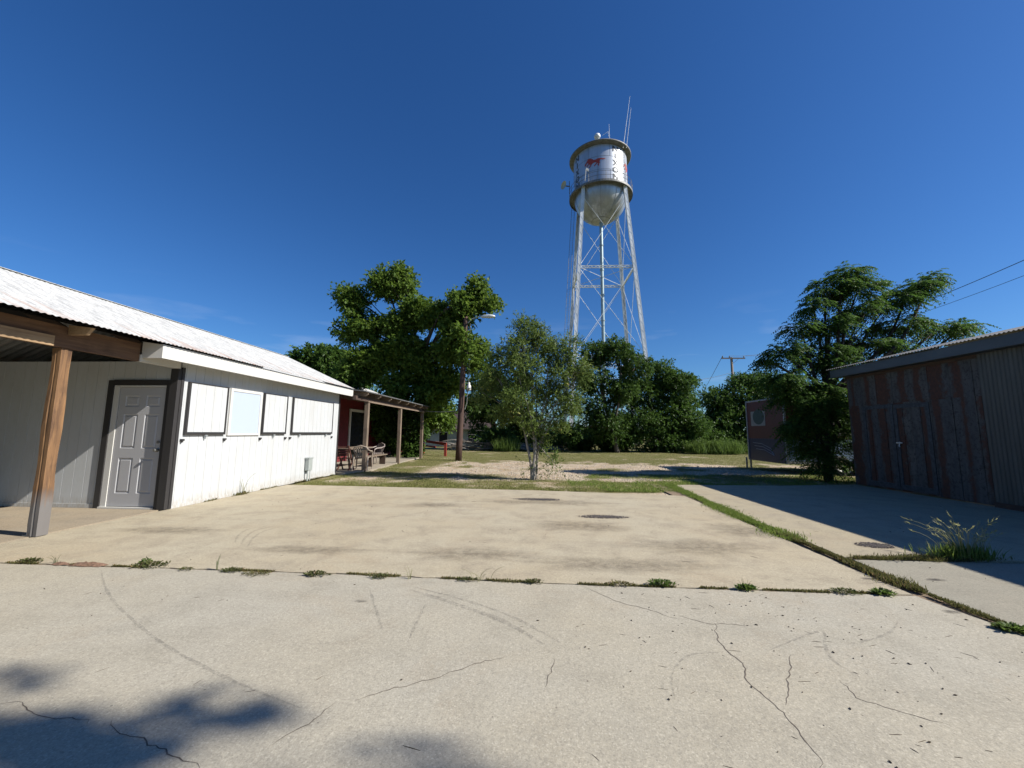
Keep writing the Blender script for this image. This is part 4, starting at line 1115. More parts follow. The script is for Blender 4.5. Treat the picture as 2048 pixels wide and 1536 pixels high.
# ================================================================ TRAILER AND TRUCK
tr = thing('box_trailer', (11.1, 16.1, 0), 'box trailer, red above and navy below with silver edges, parked beyond the feathery tree', 'trailer')
M_tred = simple('trailer_red', (.075, .014, .010), .45, 0, .1)
M_tnavy = simple('trailer_navy', (.010, .014, .045), .4, 0, .1)
M_tblue = simple('trailer_pale_blue', (.14, .20, .30), .4, 0, .25, 2)
M_tsilver = simple('trailer_silver_edge', (.26, .27, .28), .45, .2, .1)
x0, x1, y0, y1 = 9.0, 13.2, 14.85, 17.35
mb = MB(); mb.box(x0, x1, y0, y1, 1.22, 2.70); mb.build('body', M_tred, tr)
mb = MB(); mb.box(x0 + .002, x1 - .002, y0 + .012, y1 - .003, .34, 1.218); mb.build('lower_panel', M_tnavy, tr)
mb = MB(); mb.box(x0 + .05, x1 - .03, y0 + .001, y0 + .011, .44, 1.216); mb.build('side_panel', M_tblue, tr)
mb = MB()
for (a, b_) in ((x0, y0), (x1, y0), (x0, y1), (x1, y1)): mb.box(a - .03, a + .03, b_ - .03, b_ + .03, .34, 2.74)
mb.box(x0 + .03, x1 - .03, y0 - .025, y0 + .02, 2.69, 2.745); mb.box(x0 + .03, x1 - .03, y1 - .02, y1 + .025, 2.69, 2.745)
mb.box(x0 - .025, x0 + .02, y0 + .03, y1 - .03, 2.69, 2.745); mb.box(x0 + .03, x1 - .03, y0 - .02, y0 + .0005, .36, .44); mb.build('edge_frame', M_tsilver, tr)
M_emb = simple('emblem_grey_white', (.19, .20, .19), .5, 0, .15, 5)
cy_, cz_ = 16.55, 2.02
mb = MB(); mb.box(x0 - .006, x0 - .002, 16.05, 17.05, 1.72, 2.30); o1 = mb.build('rear_emblem', M_emb, tr)
mb = MB(); mb.prism([(x0 - .010, cy_ - .05 + .40 * math.cos(t_), cz_ + .05 + .30 * math.sin(t_)) for t_ in np.linspace(0, 2 * PI, 33)[:-1]], (.003, 0, 0)); mb.build('emblem_centre', simple('emblem_dark_green', (.025, .045, .04), .5, 0, .3, 5), o1)
mb = MB()
for i in range(3): mb.tube([(x0 - .004, 17.0 - .1 * i, 1.05 - .12 * i), (x0 - .004, 16.4 - .1 * i, 1.02 - .12 * i), (x0 - .004, 15.8, .86 - .1 * i), (x0 - .004, 15.6, .6)], .010, 4)
mb.build('stripe', M_tsilver, tr)
for k_, (a, b_, c, d) in enumerate(((10.25, 10.42, 1.72, 2.1), (10.55, 10.7, 1.75, 2.0), (10.75, 11.4, 1.35, 2.3))):
    mb = MB(); mb.prism([(a, y0 - .008, c), (b_, y0 - .008, c + .05), (b_ - .04, y0 - .008, d), (a + .03, y0 - .008, d - .06)], (0, .005, 0)); mb.build('white_graphic', M_emb, tr)
for y in (y1 - .05, y1 + .28):
    mb = MB(); mb.tube([(x0 + .02, y, -.03), (x0 + .02, y, .42)], .035, 8); mb.build('jack_stand', M_darksteel, tr)
def wheel(cx, cy, r_, wd, parent, hub):
    M_tyr = simple('black_tyre', (.02, .02, .02), .85, 0, .2)
    for nm, mt, pr_ in (('wheel', M_tyr, [(r_ * .55, -wd/2), (r_ * .93, -wd/2), (r_, -wd * .35), (r_, wd * .35), (r_ * .93, wd/2), (r_ * .55, wd/2)]), ('rim', hub, [(r_ * .56, -wd * .45), (r_ * .45, -wd * .30), (r_ * .2, -wd * .42), (.01, -wd * .42)])):
        mb = MB()
        for (rad, off) in pr_:
            for j in range(24):
                t_ = 2 * PI * j / 24; mb.v.append((cx + rad * math.cos(t_), cy + off, r_ - .03 + rad * math.sin(t_)))
        for i in range(len(pr_) - 1):
            for j in range(24): mb.f.append((i*24 + j, i*24 + (j+1) % 24, (i+1)*24 + (j+1) % 24, (i+1)*24 + j))
        if nm == 'wheel': wh = mb.build(nm, mt, parent)
        else: mb.build(nm, mt, wh)
wheel(10.72, y0 - .06, .34, .2, tr, M_trimwhite); wheel(11.5, y0 - .06, .34, .2, tr, M_trimwhite)

# ================================================================ TREES
# big broad-leaved tree behind the porch
T1 = [(-8.249, 22.000, 5.465)+(.8,.9,.5,200), (-6.539, 22.000, 5.981)+(.7,.9,.5,200), (-7.423, 21.600, 6.184)+(.5,.6,.4,110), (-9.538, 22.400, 4.749)+(.7,.9,.5,170), (-3.526, 19.600, 6.295)+(.26,.3,.25,34), (-3.277, 19.600, 5.344)+(.3,.3,.25,34), (-3.759, 19.800, 8.140)+(.35,.35,.25,50), (-10.481, 22.000, 8.951)+(0.72,0.94,0.70,260), (-9.528, 22.000, 7.750)+(0.80,1.02,0.62,260), (-10.518, 22.000, 7.017)+(0.56,0.77,0.39,124), (-8.895, 22.000, 9.839)+(0.64,0.85,0.55,204),
 (-7.717, 22.000, 9.976)+(0.80,0.94,0.78,372), (-6.771, 22.000, 8.322)+(0.72,0.94,0.86,322), (-7.610, 22.000, 7.442)+(0.72,0.94,0.62,260), (-8.266, 22.000, 5.841)+(0.64,0.85,0.39,161),
 (-9.842, 22.000, 5.409)+(0.72,0.85,0.47,198), (-10.375, 22.000, 4.545)+(0.72,0.85,0.47,204), (-5.471, 21.500, 7.867)+(0.64,0.77,0.55,204), (-4.364, 21.000, 7.149)+(0.64,0.77,0.62,235), (-3.628, 20.600, 7.858)+(0.48,0.59,0.47,161),
 (-2.961, 20.500, 8.923)+(0.36,0.51,0.39,124), (-2.413, 20.500, 8.173)+(0.40,0.51,0.31,117), (-3.949, 20.800, 8.482)+(0.40,0.51,0.31,105), (-4.328, 21.000, 5.766)+(0.64,0.77,0.55,235), (-3.053, 20.600, 5.948)+(0.48,0.59,0.39,111), (-2.898, 20.600, 4.745)+(0.40,0.59,0.39,80),
 (-5.793, 22.000, 5.117)+(0.88,1.02,0.70,347), (-7.464, 22.000, 3.978)+(0.88,1.02,0.70,347), (-5.454, 22.000, 3.420)+(0.80,1.02,0.70,347), (-4.589, 21.800, 4.239)+(0.56,0.77,0.55,198), (-6.770, 23.800, 2.226)+(0.64,0.85,0.62,260), (-5.525, 24.300, 2.558)+(0.56,0.77,0.70,260), (-6.667, 24.600, 1.793)+(0.48,0.68,0.39,148),
 (-11.382, 23.000, 3.495)+(0.64,0.85,0.39,124), (-9.159, 22.000, 6.279)+(0.48,0.68,0.31,74)]
tree('broadleaf_tree', (-6.9, 23.2, 0), T1, 'tall spreading broadleaf tree behind the porch, reaching over the light pole', 'tree', .185, M_leaf1, M_darkbark, 11, trunk_r=.28,
     forkpt=(-6.6, 22.4, 5.0), aspect=.6, per=9, tw=.54, droop=.2, sub=12, subr=.52, dens=1.65, twigs=4, lf=.3)
tree('background_tree', (-13.5, 27, 0), [(-14.966, 27.000, 6.508)+(1.5,1.4,1.0,520), (-13.659, 27.000, 5.795)+(1.4,1.4,1.2,520), (-16.001, 27.000, 5.796)+(1.0,1,.6,200), (-12.692, 27.000, 4.562)+(1.6,1.5,1.2,520)],
     'dark green tree showing above the white roof, left of the tall broadleaf tree', 'tree', .22, M_leaf2, M_bark, 12, trunk_r=.2, per=8, tw=.5, dens=1.5, twigs=3)
# thin multi-stemmed tree in the middle of the yard
T3W = [(-0.250, 12.400, 4.528)+(.36,.45,.36,150), (-0.399, 12.200, 3.922)+(.45,.6,.4,200), (0.308, 12.600, 4.167)+(.4,.5,.45,190), (-0.871, 12.300, 3.706)+(.36,.5,.36,150), (0.731, 12.500, 3.901)+(.42,.5,.42,190), (1.164, 12.400, 4.040)+(.25,.3,.35,80),
 (-0.087, 12.200, 3.216)+(.55,.7,.45,260), (0.859, 12.600, 3.197)+(.5,.6,.45,240), (-1.027, 12.400, 2.929)+(.45,.6,.42,200), (1.386, 12.400, 3.090)+(.3,.4,.4,130), (-0.464, 12.100, 2.434)+(.5,.7,.4,230), (0.466, 12.700, 2.489)+(.55,.7,.4,240),
 (-1.573, 12.400, 2.613)+(.3,.4,.35,90), (1.224, 12.400, 2.311)+(.35,.5,.3,130), (-0.860, 12.400, 1.991)+(.35,.5,.3,110), (-0.008, 12.200, 1.759)+(.4,.5,.35,150), (0.837, 12.400, 1.770)+(.3,.4,.28,100), (1.623, 12.400, 3.483)+(.18,.25,.25,50), (-1.269, 12.400, 3.405)+(.2,.3,.3,60),
 (0.297, 12.300, 1.083)+(.2,.25,.25,40), (0.666, 12.200, 0.497)+(.12,.15,.2,20), (-0.331, 12.400, 4.773)+(.15,.15,.2,40), (0.147, 12.500, 4.552)+(.15,.2,.2,45)]
tree('multistem_tree', (.04, 12.38, 0), T3W, 'slender multi-stemmed tree with sparse olive leaves standing alone in the yard', 'tree', .092, M_leaf3, M_palebark, 13, trunk_r=.045, fork=.42, stems=5,
     aspect=.34, per=9, tw=.30, droop=.0, sub=12, subr=.42, dens=1.25, upb=.2, sag=.02, twigs=5)
# behind the thin tree
tree('background_tree', (-2.5, 33, 0), [(-3.773, 33.000, 5.081)+(1.6,1.6,1.3,520), (-4.786, 33.000, 3.201)+(1.6,1.5,1.3,520), (-2.287, 33.000, 2.801)+(2,1.6,1.3,560), (-1.478, 33.000, 5.086)+(1.4,1.4,1.2,400), (-0.224, 33.000, 1.995)+(1.6,1.5,.9,320), (-2.998, 32.000, 0.967)+(1.6,1.5,.7,300)],
     'shadowed tree right behind the light pole and left of the slender tree', 'tree', .22, M_leaf4, M_darkbark, 14, trunk_r=.2, per=8, tw=.5, dens=1.3, twigs=3)
tree('background_tree', (6.2, 30, 0), [(4.689, 30.000, 7.424)+(1.1,1.2,.9,420), (6.368, 30.000, 7.420)+(1.2,1.3,.9,460), (7.635, 30.000, 6.275)+(1.2,1.3,1.0,460), (4.839, 30.000, 5.328)+(1.3,1.3,1.1,480), (6.485, 30.000, 4.579)+(1.3,1.3,1.1,480), (4.250, 30.000, 3.265)+(1.3,1.3,1.1,440), (5.507, 30.000, 1.795)+(1.4,1.3,1.0,440), (3.124, 30.000, 1.594)+(1.1,1.3,.8,300), (3.729, 30.000, 5.706)+(.6,.8,.9,180)],
     'airy grey green tree in front of the tower legs, right of the slender tree', 'tree', .17, M_leaf4, M_bark, 15, trunk_r=.18, per=8, tw=.45, dens=1.2, twigs=4, sub=18)
tree('dark_bush_tree', (10.3, 32, 0), [(10.075, 32.000, 5.797)+(1.7,1.6,1.1,700), (11.589, 32.000, 4.804)+(1.6,1.6,1.3,700), (8.860, 32.000, 4.400)+(1.9,1.6,1.4,760), (10.787, 31.600, 2.622)+(2.2,1.8,1.5,850), (8.104, 31.600, 2.027)+(2.2,1.8,1.4,850), (12.351, 31.800, 2.060)+(1.2,1.6,1.4,450), (6.746, 31.600, 1.247)+(1.6,1.6,1.0,500), (9.331, 31.400, 0.701)+(2.8,1.5,.8,600)],
     'dense rounded dark green tree right of the tower legs, foliage down to the ground', 'tree', .17, M_leaf2, M_darkbark, 16, trunk_r=.25, per=9, tw=.45, dens=1.35, twigs=2, sub=22)
tree('dark_bush_tree', (18.5, 36, 0), [(16.020, 36.000, 4.354)+(1.6,1.7,1.2,560), (18.200, 36.000, 5.024)+(2.0,1.8,1.4,700), (20.376, 36.000, 5.692)+(1.8,1.8,1.2,560), (16.748, 35.500, 2.374)+(2.2,1.8,1.5,700), (19.505, 35.500, 3.035)+(2.4,1.8,1.6,700), (22.824, 36.000, 4.380)+(2.4,1.8,1.6,600), (17.445, 35.000, 0.688)+(2.4,1.6,.9,520), (15.480, 36.000, 2.161)+(1.0,1.3,1.0,240)],
     'dense dark green tree below the distant utility pole', 'tree', .18, M_leaf2, M_darkbark, 17, trunk_r=.25, per=9, tw=.5, dens=1.35, twigs=2, sub=22)

for (px_, lab, cl, sd_) in ((0, 'dark low thicket under the airy tree, in front of the tower base', [(2.216, 33.000, 0.798)+(1.3,1.4,.9,420), (4.230, 33.000, 0.615)+(1.3,1.4,.9,420), (6.135, 32.500, 0.448)+(1.3,1.2,.7,380), (0.796, 33.000, 0.382)+(1.0,1.2,.6,260)], 61),
                            (1, 'dark shrub between the two dense dark green trees', [(13.975, 34.000, 1.293)+(1.0,1.2,.9,300), (14.949, 34.000, 0.690)+(1.2,1.2,.7,320)], 62),
                            (2, 'dark thicket behind the trailer at the right end of the tree line', [(19.540, 33.000, 0.952)+(1.8,1.4,1.3,500), (21.860, 33.000, 1.364)+(2.0,1.4,1.5,520), (24.136, 33.000, 1.382)+(2.0,1.4,1.5,500), (23.538, 34.000, 4.221)+(2.2,1.4,1.4,420)], 63),
                            (3, 'dark thicket behind the brush pile, right of the pale house', [(-2.759, 34.000, 0.736)+(1.5,1.3,.9,380), (-0.859, 34.000, 0.752)+(1.3,1.3,.9,360), (-4.595, 35.000, 1.133)+(1.0,1.2,.9,240)], 64)):
    tree('thicket', (cl[0][0], cl[0][1], 0), cl, lab, 'shrub', .17, M_leaf2, M_darkbark, sd_, trunk_r=.08, per=8, tw=.4, dens=1.3, twigs=1, sub=14, group='thickets along the tree line')

# feathery tree at the end of the shed
def frond_tree(name, base, clumps, label, seed, forkpt):
    root = thing(name, base, label, 'tree'); rng = np.random.default_rng(seed); Q = []; Rn = []
    for (x, y, z, rx, ry, rz, n) in clumps:
        c = np.array([x, y, z]); r_ = np.array([rx, ry, rz])
        k = 11; ds = unit(rng.normal(size=(k, 3))); sc = c + ds * r_ * rng.uniform(.4, 1.0, k)[:, None]; shade = rng.uniform(0, 1, k); idx = rng.integers(0, k, n)
        dd = unit(rng.normal(size=(n, 3))); base_ = sc[idx] + dd * r_ * .30 * (rng.uniform(.1, 1, n) ** .5)[:, None]
        o_ = unit((base_ - c) / r_ + dd * .5); o_[:, 2] = o_[:, 2] * .4 + .1; o_ = unit(o_)
        Ln = rng.uniform(.34, .58, n); side = unit(np.cross(o_, np.array([0, 0, 1.])))
        for j in range(1, 9):
            f = j / 8
            p = base_ + o_ * (Ln * f)[:, None]; p[:, 2] -= Ln * .55 * f * f
            dirn = o_.copy(); dirn[:, 2] -= 1.1 * f
            for s in (-1, 1):
                d2 = unit(unit(dirn) * .55 + side * s * .9 + rng.normal(size=(n, 3)) * .12 - np.array([0, 0, .25]))
                Q.append(leaf_quads(p, d2, .115 * (1 - .35 * abs(f - .45)), .36, rng, 1.2, .12)); Rn.append(np.clip(shade[idx] * .4 + rng.uniform(0, .6, n), 0, 1))
    np_mesh('crown', np.concatenate(Q), None, np.concatenate(Rn), M_leaf5, root)
    mb = MB(); r2 = random.Random(seed); limb(mb, Vector(base) - Vector((0, 0, .1)), forkpt, .13, .10, r2, .04, 0, 8, 9)
    for (x, y, z, rx, ry, rz, n) in clumps:
        c = Vector((x, y, z)); p = limb(mb, forkpt, c, .07, .02, r2, .10, -.06, 7, 6)
        for q in range(5):
            limb(mb, p[r2.randint(3, 7)], c + Vector((r2.uniform(-1, 1) * rx, r2.uniform(-1, 1) * ry, r2.uniform(-.5, 1) * rz)) * .85, .016, .005, r2, .1, .04, 4, 4)
    mb.build('trunk', M_darkbark, root, smooth=True)
    return root
T5 = [(10.582, 13.600, 6.811)+(.32,.5,.26,170), (9.964, 13.600, 6.254)+(.45,.6,.24,210), (10.934, 13.600, 6.209)+(.45,.6,.24,210), (9.292, 13.400, 5.636)+(.30,.5,.16,110), (12.819, 13.900, 6.333)+(.42,.5,.22,190), (13.505, 13.900, 6.645)+(.22,.35,.12,80), (12.115, 13.800, 5.864)+(.42,.6,.20,190), (11.026, 13.600, 5.461)+(.55,.6,.22,240),
 (8.765, 13.300, 4.829)+(.34,.5,.15,120), (9.863, 13.500, 4.926)+(.5,.6,.22,210), (12.361, 13.800, 5.113)+(.55,.6,.24,250), (13.823, 14.000, 5.037)+(.42,.5,.16,150), (14.737, 14.100, 5.111)+(.25,.35,.12,80), (8.172, 13.200, 4.041)+(.38,.5,.16,140), (7.680, 13.200, 3.745)+(.18,.3,.10,50), (9.400, 13.400, 4.012)+(.58,.6,.22,240), (10.999, 13.600, 4.317)+(.65,.6,.24,280), (12.375, 13.900, 4.413)+(.45,.5,.2,150),
 (8.575, 13.200, 3.157)+(.45,.6,.24,200), (9.473, 13.300, 2.896)+(.5,.6,.28,240), (8.390, 13.600, 2.595)+(.28,.5,.18,80), (9.021, 13.300, 2.090)+(.38,.5,.26,170), (9.664, 13.400, 1.938)+(.32,.5,.3,150), (8.681, 13.300, 1.689)+(.25,.4,.22,90), (9.029, 13.200, 1.142)+(.3,.4,.26,120), (9.297, 13.100, 0.686)+(.24,.34,.2,80), (8.824, 13.000, 0.308)+(.2,.3,.12,40), (9.919, 13.200, 3.531)+(.4,.5,.26,130), (8.523, 13.200, 2.481)+(.36,.4,.24,150), (8.304, 13.200, 1.606)+(.3,.35,.24,120), (8.641, 13.100, 0.909)+(.26,.3,.22,90), (9.806, 13.200, 1.382)+(.3,.35,.34,130), (7.950, 13.200, 3.124)+(.3,.4,.16,90), (9.213, 13.000, 2.310)+(.4,.4,.3,150)]
frond_tree('feathery_tree', (9.05, 13.0, 0), T5, 'layered tree with feathery drooping leaves at the far corner of the metal shed', 21, (9.4, 13.3, 2.6))

# tree behind the photographer whose crown shades the slab corner
T6 = []
for (gx, gy, r_, n) in ((*(-2.215, 1.782), .13, 50), (*(-2.155, 1.841), .09, 30), (*(-2.479, 1.928), .06, 18), (*(-2.080, 1.897), .045, 12), (*(-1.944, 1.746), .10, 34), (*(-1.787, 1.764), .06, 12), (*(-1.709, 1.827), .045, 6),
                        (*(-1.810, 2.091), .035, 7), (*(-1.827, 2.002), .035, 6), (*(-1.762, 2.170), .025, 4), (*(-1.413, 2.080), .045, 8), (*(-1.346, 2.132), .03, 4), (*(-1.466, 2.019), .03, 4), (*(-2.846, 2.284), .06, 6), (*(-2.803, 2.344), .04, 3), (*(-0.675, 1.812), .12, 6), (*(-0.339, 1.818), .12, 5)):
    T6.append((gx + 13.0, gy - 13.0 * .19, 13.0 * .78, r_, r_ * .9, r_ * .8, int(n * 1.5)))
T6 += [(13.5, -5.6, 10.8, 1.6, 1.5, 1.0, 500), (15.2, -5.8, 11.4, 1.8, 1.6, 1.2, 600), (16.0, -5.5, 9.8, 1.8, 1.8, 1.2, 600)]
tree('shade_tree', (14.5, -4.0, 0), T6, 'tall tree standing behind the viewer beside the shed', 'tree', .10, M_leaf2, M_bark, 31, trunk_r=.3, forkpt=(13.8, -3.2, 6.5), per=5, tw=.12, sub=5, dens=1.0, twigs=0, lf=.04)

# vine and shrub on the red wall
tree('climbing_vine', (-8.3, 21, 0), [(-8.300, 23.788, 2.366)+(.3,1.0,.8,220), (-8.300, 22.219, 1.737)+(.3,.7,.5,100), (-8.2, 21.8, 1.6, .4, 1.0, 1.1, 380), (-8.0, 23.0, 1.4, .6, 1.0, 1.3, 420), (-8.3, 20.9, 2.5, .3, 1.0, .4, 160)],
     'leafy vine climbing the red wall right of its white framed door', 'vine', .16, M_leaf4, M_darkbark, 41, trunk_r=.05, parts=('leaves', 'stem'), per=6, tw=.3, dens=1.2, twigs=2)
tree('leafy_shrub', (-6.9, 21.7, 0), [(-6.873, 21.700, 2.284)+(.5,.5,.5,200), (-6.425, 21.700, 1.468)+(.5,.5,.5,220), (-7.234, 21.700, 0.920)+(.55,.5,.45,240), (-6.462, 21.500, 0.397)+(.5,.5,.3,160), (-7.394, 21.900, 3.124)+(.5,.5,.4,140)],
     'dark leafy shrub at the far end of the porch, beside the root flare', 'shrub', .16, M_leaf4, M_darkbark, 42, trunk_r=.1, parts=('leaves', 'stem'), per=7, tw=.3, dens=1.5, twigs=2)
# understory far behind, reads as one mass
def wood_mass():
    r = random.Random(77); cl = []
    for i in range(70):
        x = -34 + i * 1.35 + r.uniform(-.6, .6); y = 50 + r.uniform(-4, 6)+(6 if x < -6 else 0)
        cl.append((x, y, r.uniform(.6, 1.4), 1.7, 1.6, r.uniform(1.0, 1.7), 150))
    Q, rn = clumps_leaves(cl, 78, .30, .6, 7, .6, .2, 1, 8, .5)
    o = np_mesh('distant_wood', Q, None, rn, M_leaf4); tag(o, 'low dark scrub filling the distance behind the yard', 'woods', kind='stuff')
wood_mass()

# ---- grass and weeds
def blades(name, pts, hmin, hmax, wid, mat, seed, label=None, cat=None, kind=None, lean=.5, parent=None, group=None, z0=-.03, rn=None):
    rng = np.random.default_rng(seed); P = np.array(pts, dtype=float); n = len(P)
    if P.shape[1] == 2: P = np.concatenate([P, np.full((n, 1), z0)], 1)
    h_ = rng.uniform(hmin, hmax, n)[:, None]; d = rng.normal(size=(n, 3)); d[:, 2] = 0; d = unit(d)
    S = np.stack([-d[:, 1], d[:, 0], np.zeros(n)], 1); ln = rng.uniform(.1, 1, n)[:, None] * lean
    tip = P + d * h_ * ln + np.array([0, 0, 1.]) * h_ * np.sqrt(np.maximum(.05, 1 - ln ** 2)); mid = P + (tip - P) * .5 + np.array([0, 0, 1.]) * h_ * .08
    V = np.stack([P, mid + S * wid * .5, tip, mid - S * wid * .5], 1)
    o = np_mesh(name, V, None, rng.uniform(0, 1, n) if rn is None else rn, mat, parent)
    return tag(o, label, cat, group, kind)
def scatter_grass():
    rng = np.random.default_rng(3); A = []; B_ = []
    n = 330000
    # nearer ground gets more blades
    yy = 10.0 + (rng.uniform(0, 1, n) ** 1.7) * 22; xx = rng.uniform(-1, 1, n) * (yy * .95) + .6
    for x, y in zip(xx, yy):
        if x > 9 and y < 12.2: continue
        if x < -9.5 or x > 24: continue
        if x < -6.05 and y < 21.5: continue
        if y < 10.3 and x < 3.3 and y < 9.95 - .045 * (x + .06): continue
        if 3.6 < x < 9.1 and y < 11.45: continue
        g = grass_amount(x, y)
        if rng.random() < (g - .22) * 1.25: (B_ if (x > 1 and nval(x, y, .5, 5) > -.12 and y < 15.5) else A).append((x, y))
    blades('short_grass', A, .02, .055, .010, M_grass, 5, 'patchy dry short grass around the gravel yard', 'grass', 'stuff', .9)
    blades('short_grass', B_, .03, .075, .010, M_lush, 6, 'greener grass strips beside the driveway and gravel', 'grass', 'stuff', .8)
scatter_grass()
def along(pts, n, wid, seed, gapn=0, zz=0.0):
    r = random.Random(seed); out = []; P = [Vector((*p, 0)) for p in pts]; L_ = [(b - a).length for a, b in zip(P, P[1:])]; T = sum(L_)
    for _ in range(n):
        s = r.uniform(0, T); i = 0
        while s > L_[i] and i < len(L_) - 1: s -= L_[i]; i += 1
        p = P[i].lerp(P[i+1], s / L_[i])
        if gapn and noise.noise(Vector((p.x * gapn, p.y * gapn, seed))) < -.02: continue
        wv = wid * (.25 + 2.2 * abs(noise.noise(Vector((p.x * 3.1, p.y * 3.1, 4.4)))))
        out.append((p.x + r.gauss(0, wv), p.y + r.gauss(0, wv), zz))
    return out
blades('grass_verge', along([(3.66, 11.3), (3.50, 8.0), (3.45, 6.6), (3.46, 5.6)], 22000, .065, 8), .015, .06, .008, M_lush, 9, 'green grass strip growing between the yellowed slab and the driveway', 'grass', 'stuff', .9)
blades('grass_verge', along([(3.46, 5.9), (3.42, 5.0), (3.42, 4.2), (3.44, 3.9)], 8500, .035, 10), .015, .06, .008, M_mat1, 11, 'brownish green weeds in the joint at the driveway corner', 'weeds', 'stuff', .9)
blades('joint_grass', along([(3.6, 4.9), (4.4, 4.9), (4.9, 4.93)], 3600, .03, 12), .01, .05, .007, M_mat1, 13, 'low weeds along the joint across the driveway', 'weeds', 'stuff', .9)
blades('joint_grass', along([(3.44, 3.85), (3.47, 3.5), (3.47, 3.1), (3.47, 2.2)], 5000, .016, 14), .01, .04, .006, M_mat1, 15, 'thin weeds in the joint running to the right edge', 'weeds', 'stuff', .9)
blades('joint_weeds', along([(-5.8, 4.055), (-5.5, 4.045), (-1.8, 3.995), (.2, 3.895), (3.4, 3.855)], 16000, .013, 16, 2.3), .006, .028, .007, M_mat1, 17, 'low brown green weeds along the long joint across the slab', 'weeds', 'stuff', 1.0)
# small creeping mats in the joint
def mat_plant(x, y, rad, n, label, mat=None, seed=0, size=.03, h_=.03, ry=.45, grp='weed tufts in the long slab joint'):
    rng = np.random.default_rng(seed + 900); a = rng.uniform(0, 2 * PI, n); k = rng.uniform(0, 1, n) ** .6 * (.55 + .45 * np.sin(a * 3 + seed) ** 2)
    h_ *= .75; size *= .72
    P = np.stack([x + np.cos(a) * rad * k, y + np.sin(a) * rad * ry * k, .006 + rng.uniform(0, 1, n) * h_ * (1 - k * .6)], 1)
    D = np.stack([np.cos(a), np.sin(a), rng.uniform(.1, .9, n)], 1) + rng.normal(size=(n, 3)) * .35
    D[:, 2] = np.abs(D[:, 2])
    V = leaf_quads(P, D, size, .5, rng, .9)
    o = np_mesh('weed_tuft', V, None, rng.uniform(0, 1, n), mat or M_weed)
    return tag(o, label, 'weed', grp)
M_weedd = leafmat('dull_weed_green', (.06, .06, .025), (.11, .13, .04), (.20, .12, .06), .3)
mat_plant(*(-5.208, 4.081), .14, 320, 'small round green weed at the left end of the slab joint', M_weedd, 1, .03, .05)
mat_plant(*(-3.876, 4.058), .22, 480, 'wide green weed with a bright top in the joint below the grey door', M_weedd, 2, .03, .05)
mat_plant(*(-4.004, 4.142), .06, 120, 'small bright green sprig on top of the wide weed below the grey door', M_weed, 3, .035, .06)
mat_plant(*(-3.431, 3.988), .09, 160, 'small flat weed just right of the wide weed below the door', M_weedd, 4, .022, .02)
mat_plant(*(-2.947, 3.981), .13, 300, 'dark spreading weed left of the brown dry mat', M_weedd, 5, .028, .03)
mat_plant(*(-2.672, 3.918), .17, 420, 'brown dry flat mat of weeds, widest in the left half of the joint', M_mat1, 6, .02, .02)
mat_plant(*(-2.077, 3.935), .13, 260, 'green sprawling weed with two thin upright blades, left of the curved scuff', M_weedd, 7, .035, .04)
mat_plant(*(-1.443, 3.916), .10, 240, 'olive weed tuft near the middle of the joint', M_weedd, 8, .026, .035)
mat_plant(*(-0.608, 3.914), .12, 300, 'low olive weed mat beside the dry stalks', M_weedd, 9, .022, .025)
mat_plant(*(0.005, 3.896), .10, 240, 'small grey green tuft right of the dry stalks', M_weedd, 10, .025, .035)
mat_plant(*(0.801, 3.906), .14, 300, 'brownish flat weed left of the bright green clump', M_mat1, 11, .024, .025)
mat_plant(*(1.175, 3.921), .13, 420, 'bright green leafy clump in the right half of the slab joint', M_weed, 12, .034, .06)
mat_plant(*(1.908, 3.869), .10, 260, 'green tuft with thin upright stalks right of the bright clump', M_weed, 13, .04, .05)
mat_plant(*(2.747, 3.863), .16, 360, 'wide low green weed near the driveway end of the joint', M_weedd, 14, .028, .03)
mat_plant(*(3.054, 3.852), .10, 260, 'spiky bright green weed last before the driveway joint', M_weed, 15, .045, .04)
mat_plant(*(3.443, 3.230), .12, 420, 'green weed at the right edge in the driveway joint', M_weed, 16, .04, .04, .6)
mat_plant(*(3.387, 3.256), .06, 160, 'dull weed fringe just left of the weed at the right edge', M_weedd, 17, .03, .03, .6)
M_soil = simple('red_brown_soil', (.17, .10, .065), 1, 0, .4, 30, (1, 1, 1), 1)
def soil(x, y, rx, ry, hh, label, seed):
    mb = MB(); r = random.Random(seed); n0 = 0; k = 22
    mb.v.append((x, y, hh))
    for ring in range(1, 5):
        f = ring / 4
        for j in range(k):
            t_ = 2 * PI * j / k; w_ = 1 + r.uniform(-.18, .18); mb.v.append((x + rx * f * w_ * math.cos(t_), y + ry * f * w_ * math.sin(t_), max(.0, hh * (1 - f ** 1.6) * r.uniform(.6, 1.3) + .005)))
    for j in range(k): mb.f.append((0, 1 + j, 1 + (j + 1) % k))
    for ring in range(3):
        for j in range(k): a_ = 1 + ring * k + j; b_ = 1 + ring * k + (j + 1) % k; mb.f.append((a_, a_ + k, b_ + k, b_))
    return tag(mb.build('soil_mound', M_soil, smooth=True), label, 'soil', 'soil heaps pushed out of the slab joint')
soil(*(-4.526, 4.039), .22, .05, .03, 'long low heap of red brown soil in the joint under the wooden post', 1)
soil(*(-4.833, 4.047), .09, .04, .02, 'small heap of soil right of the round green weed', 2)
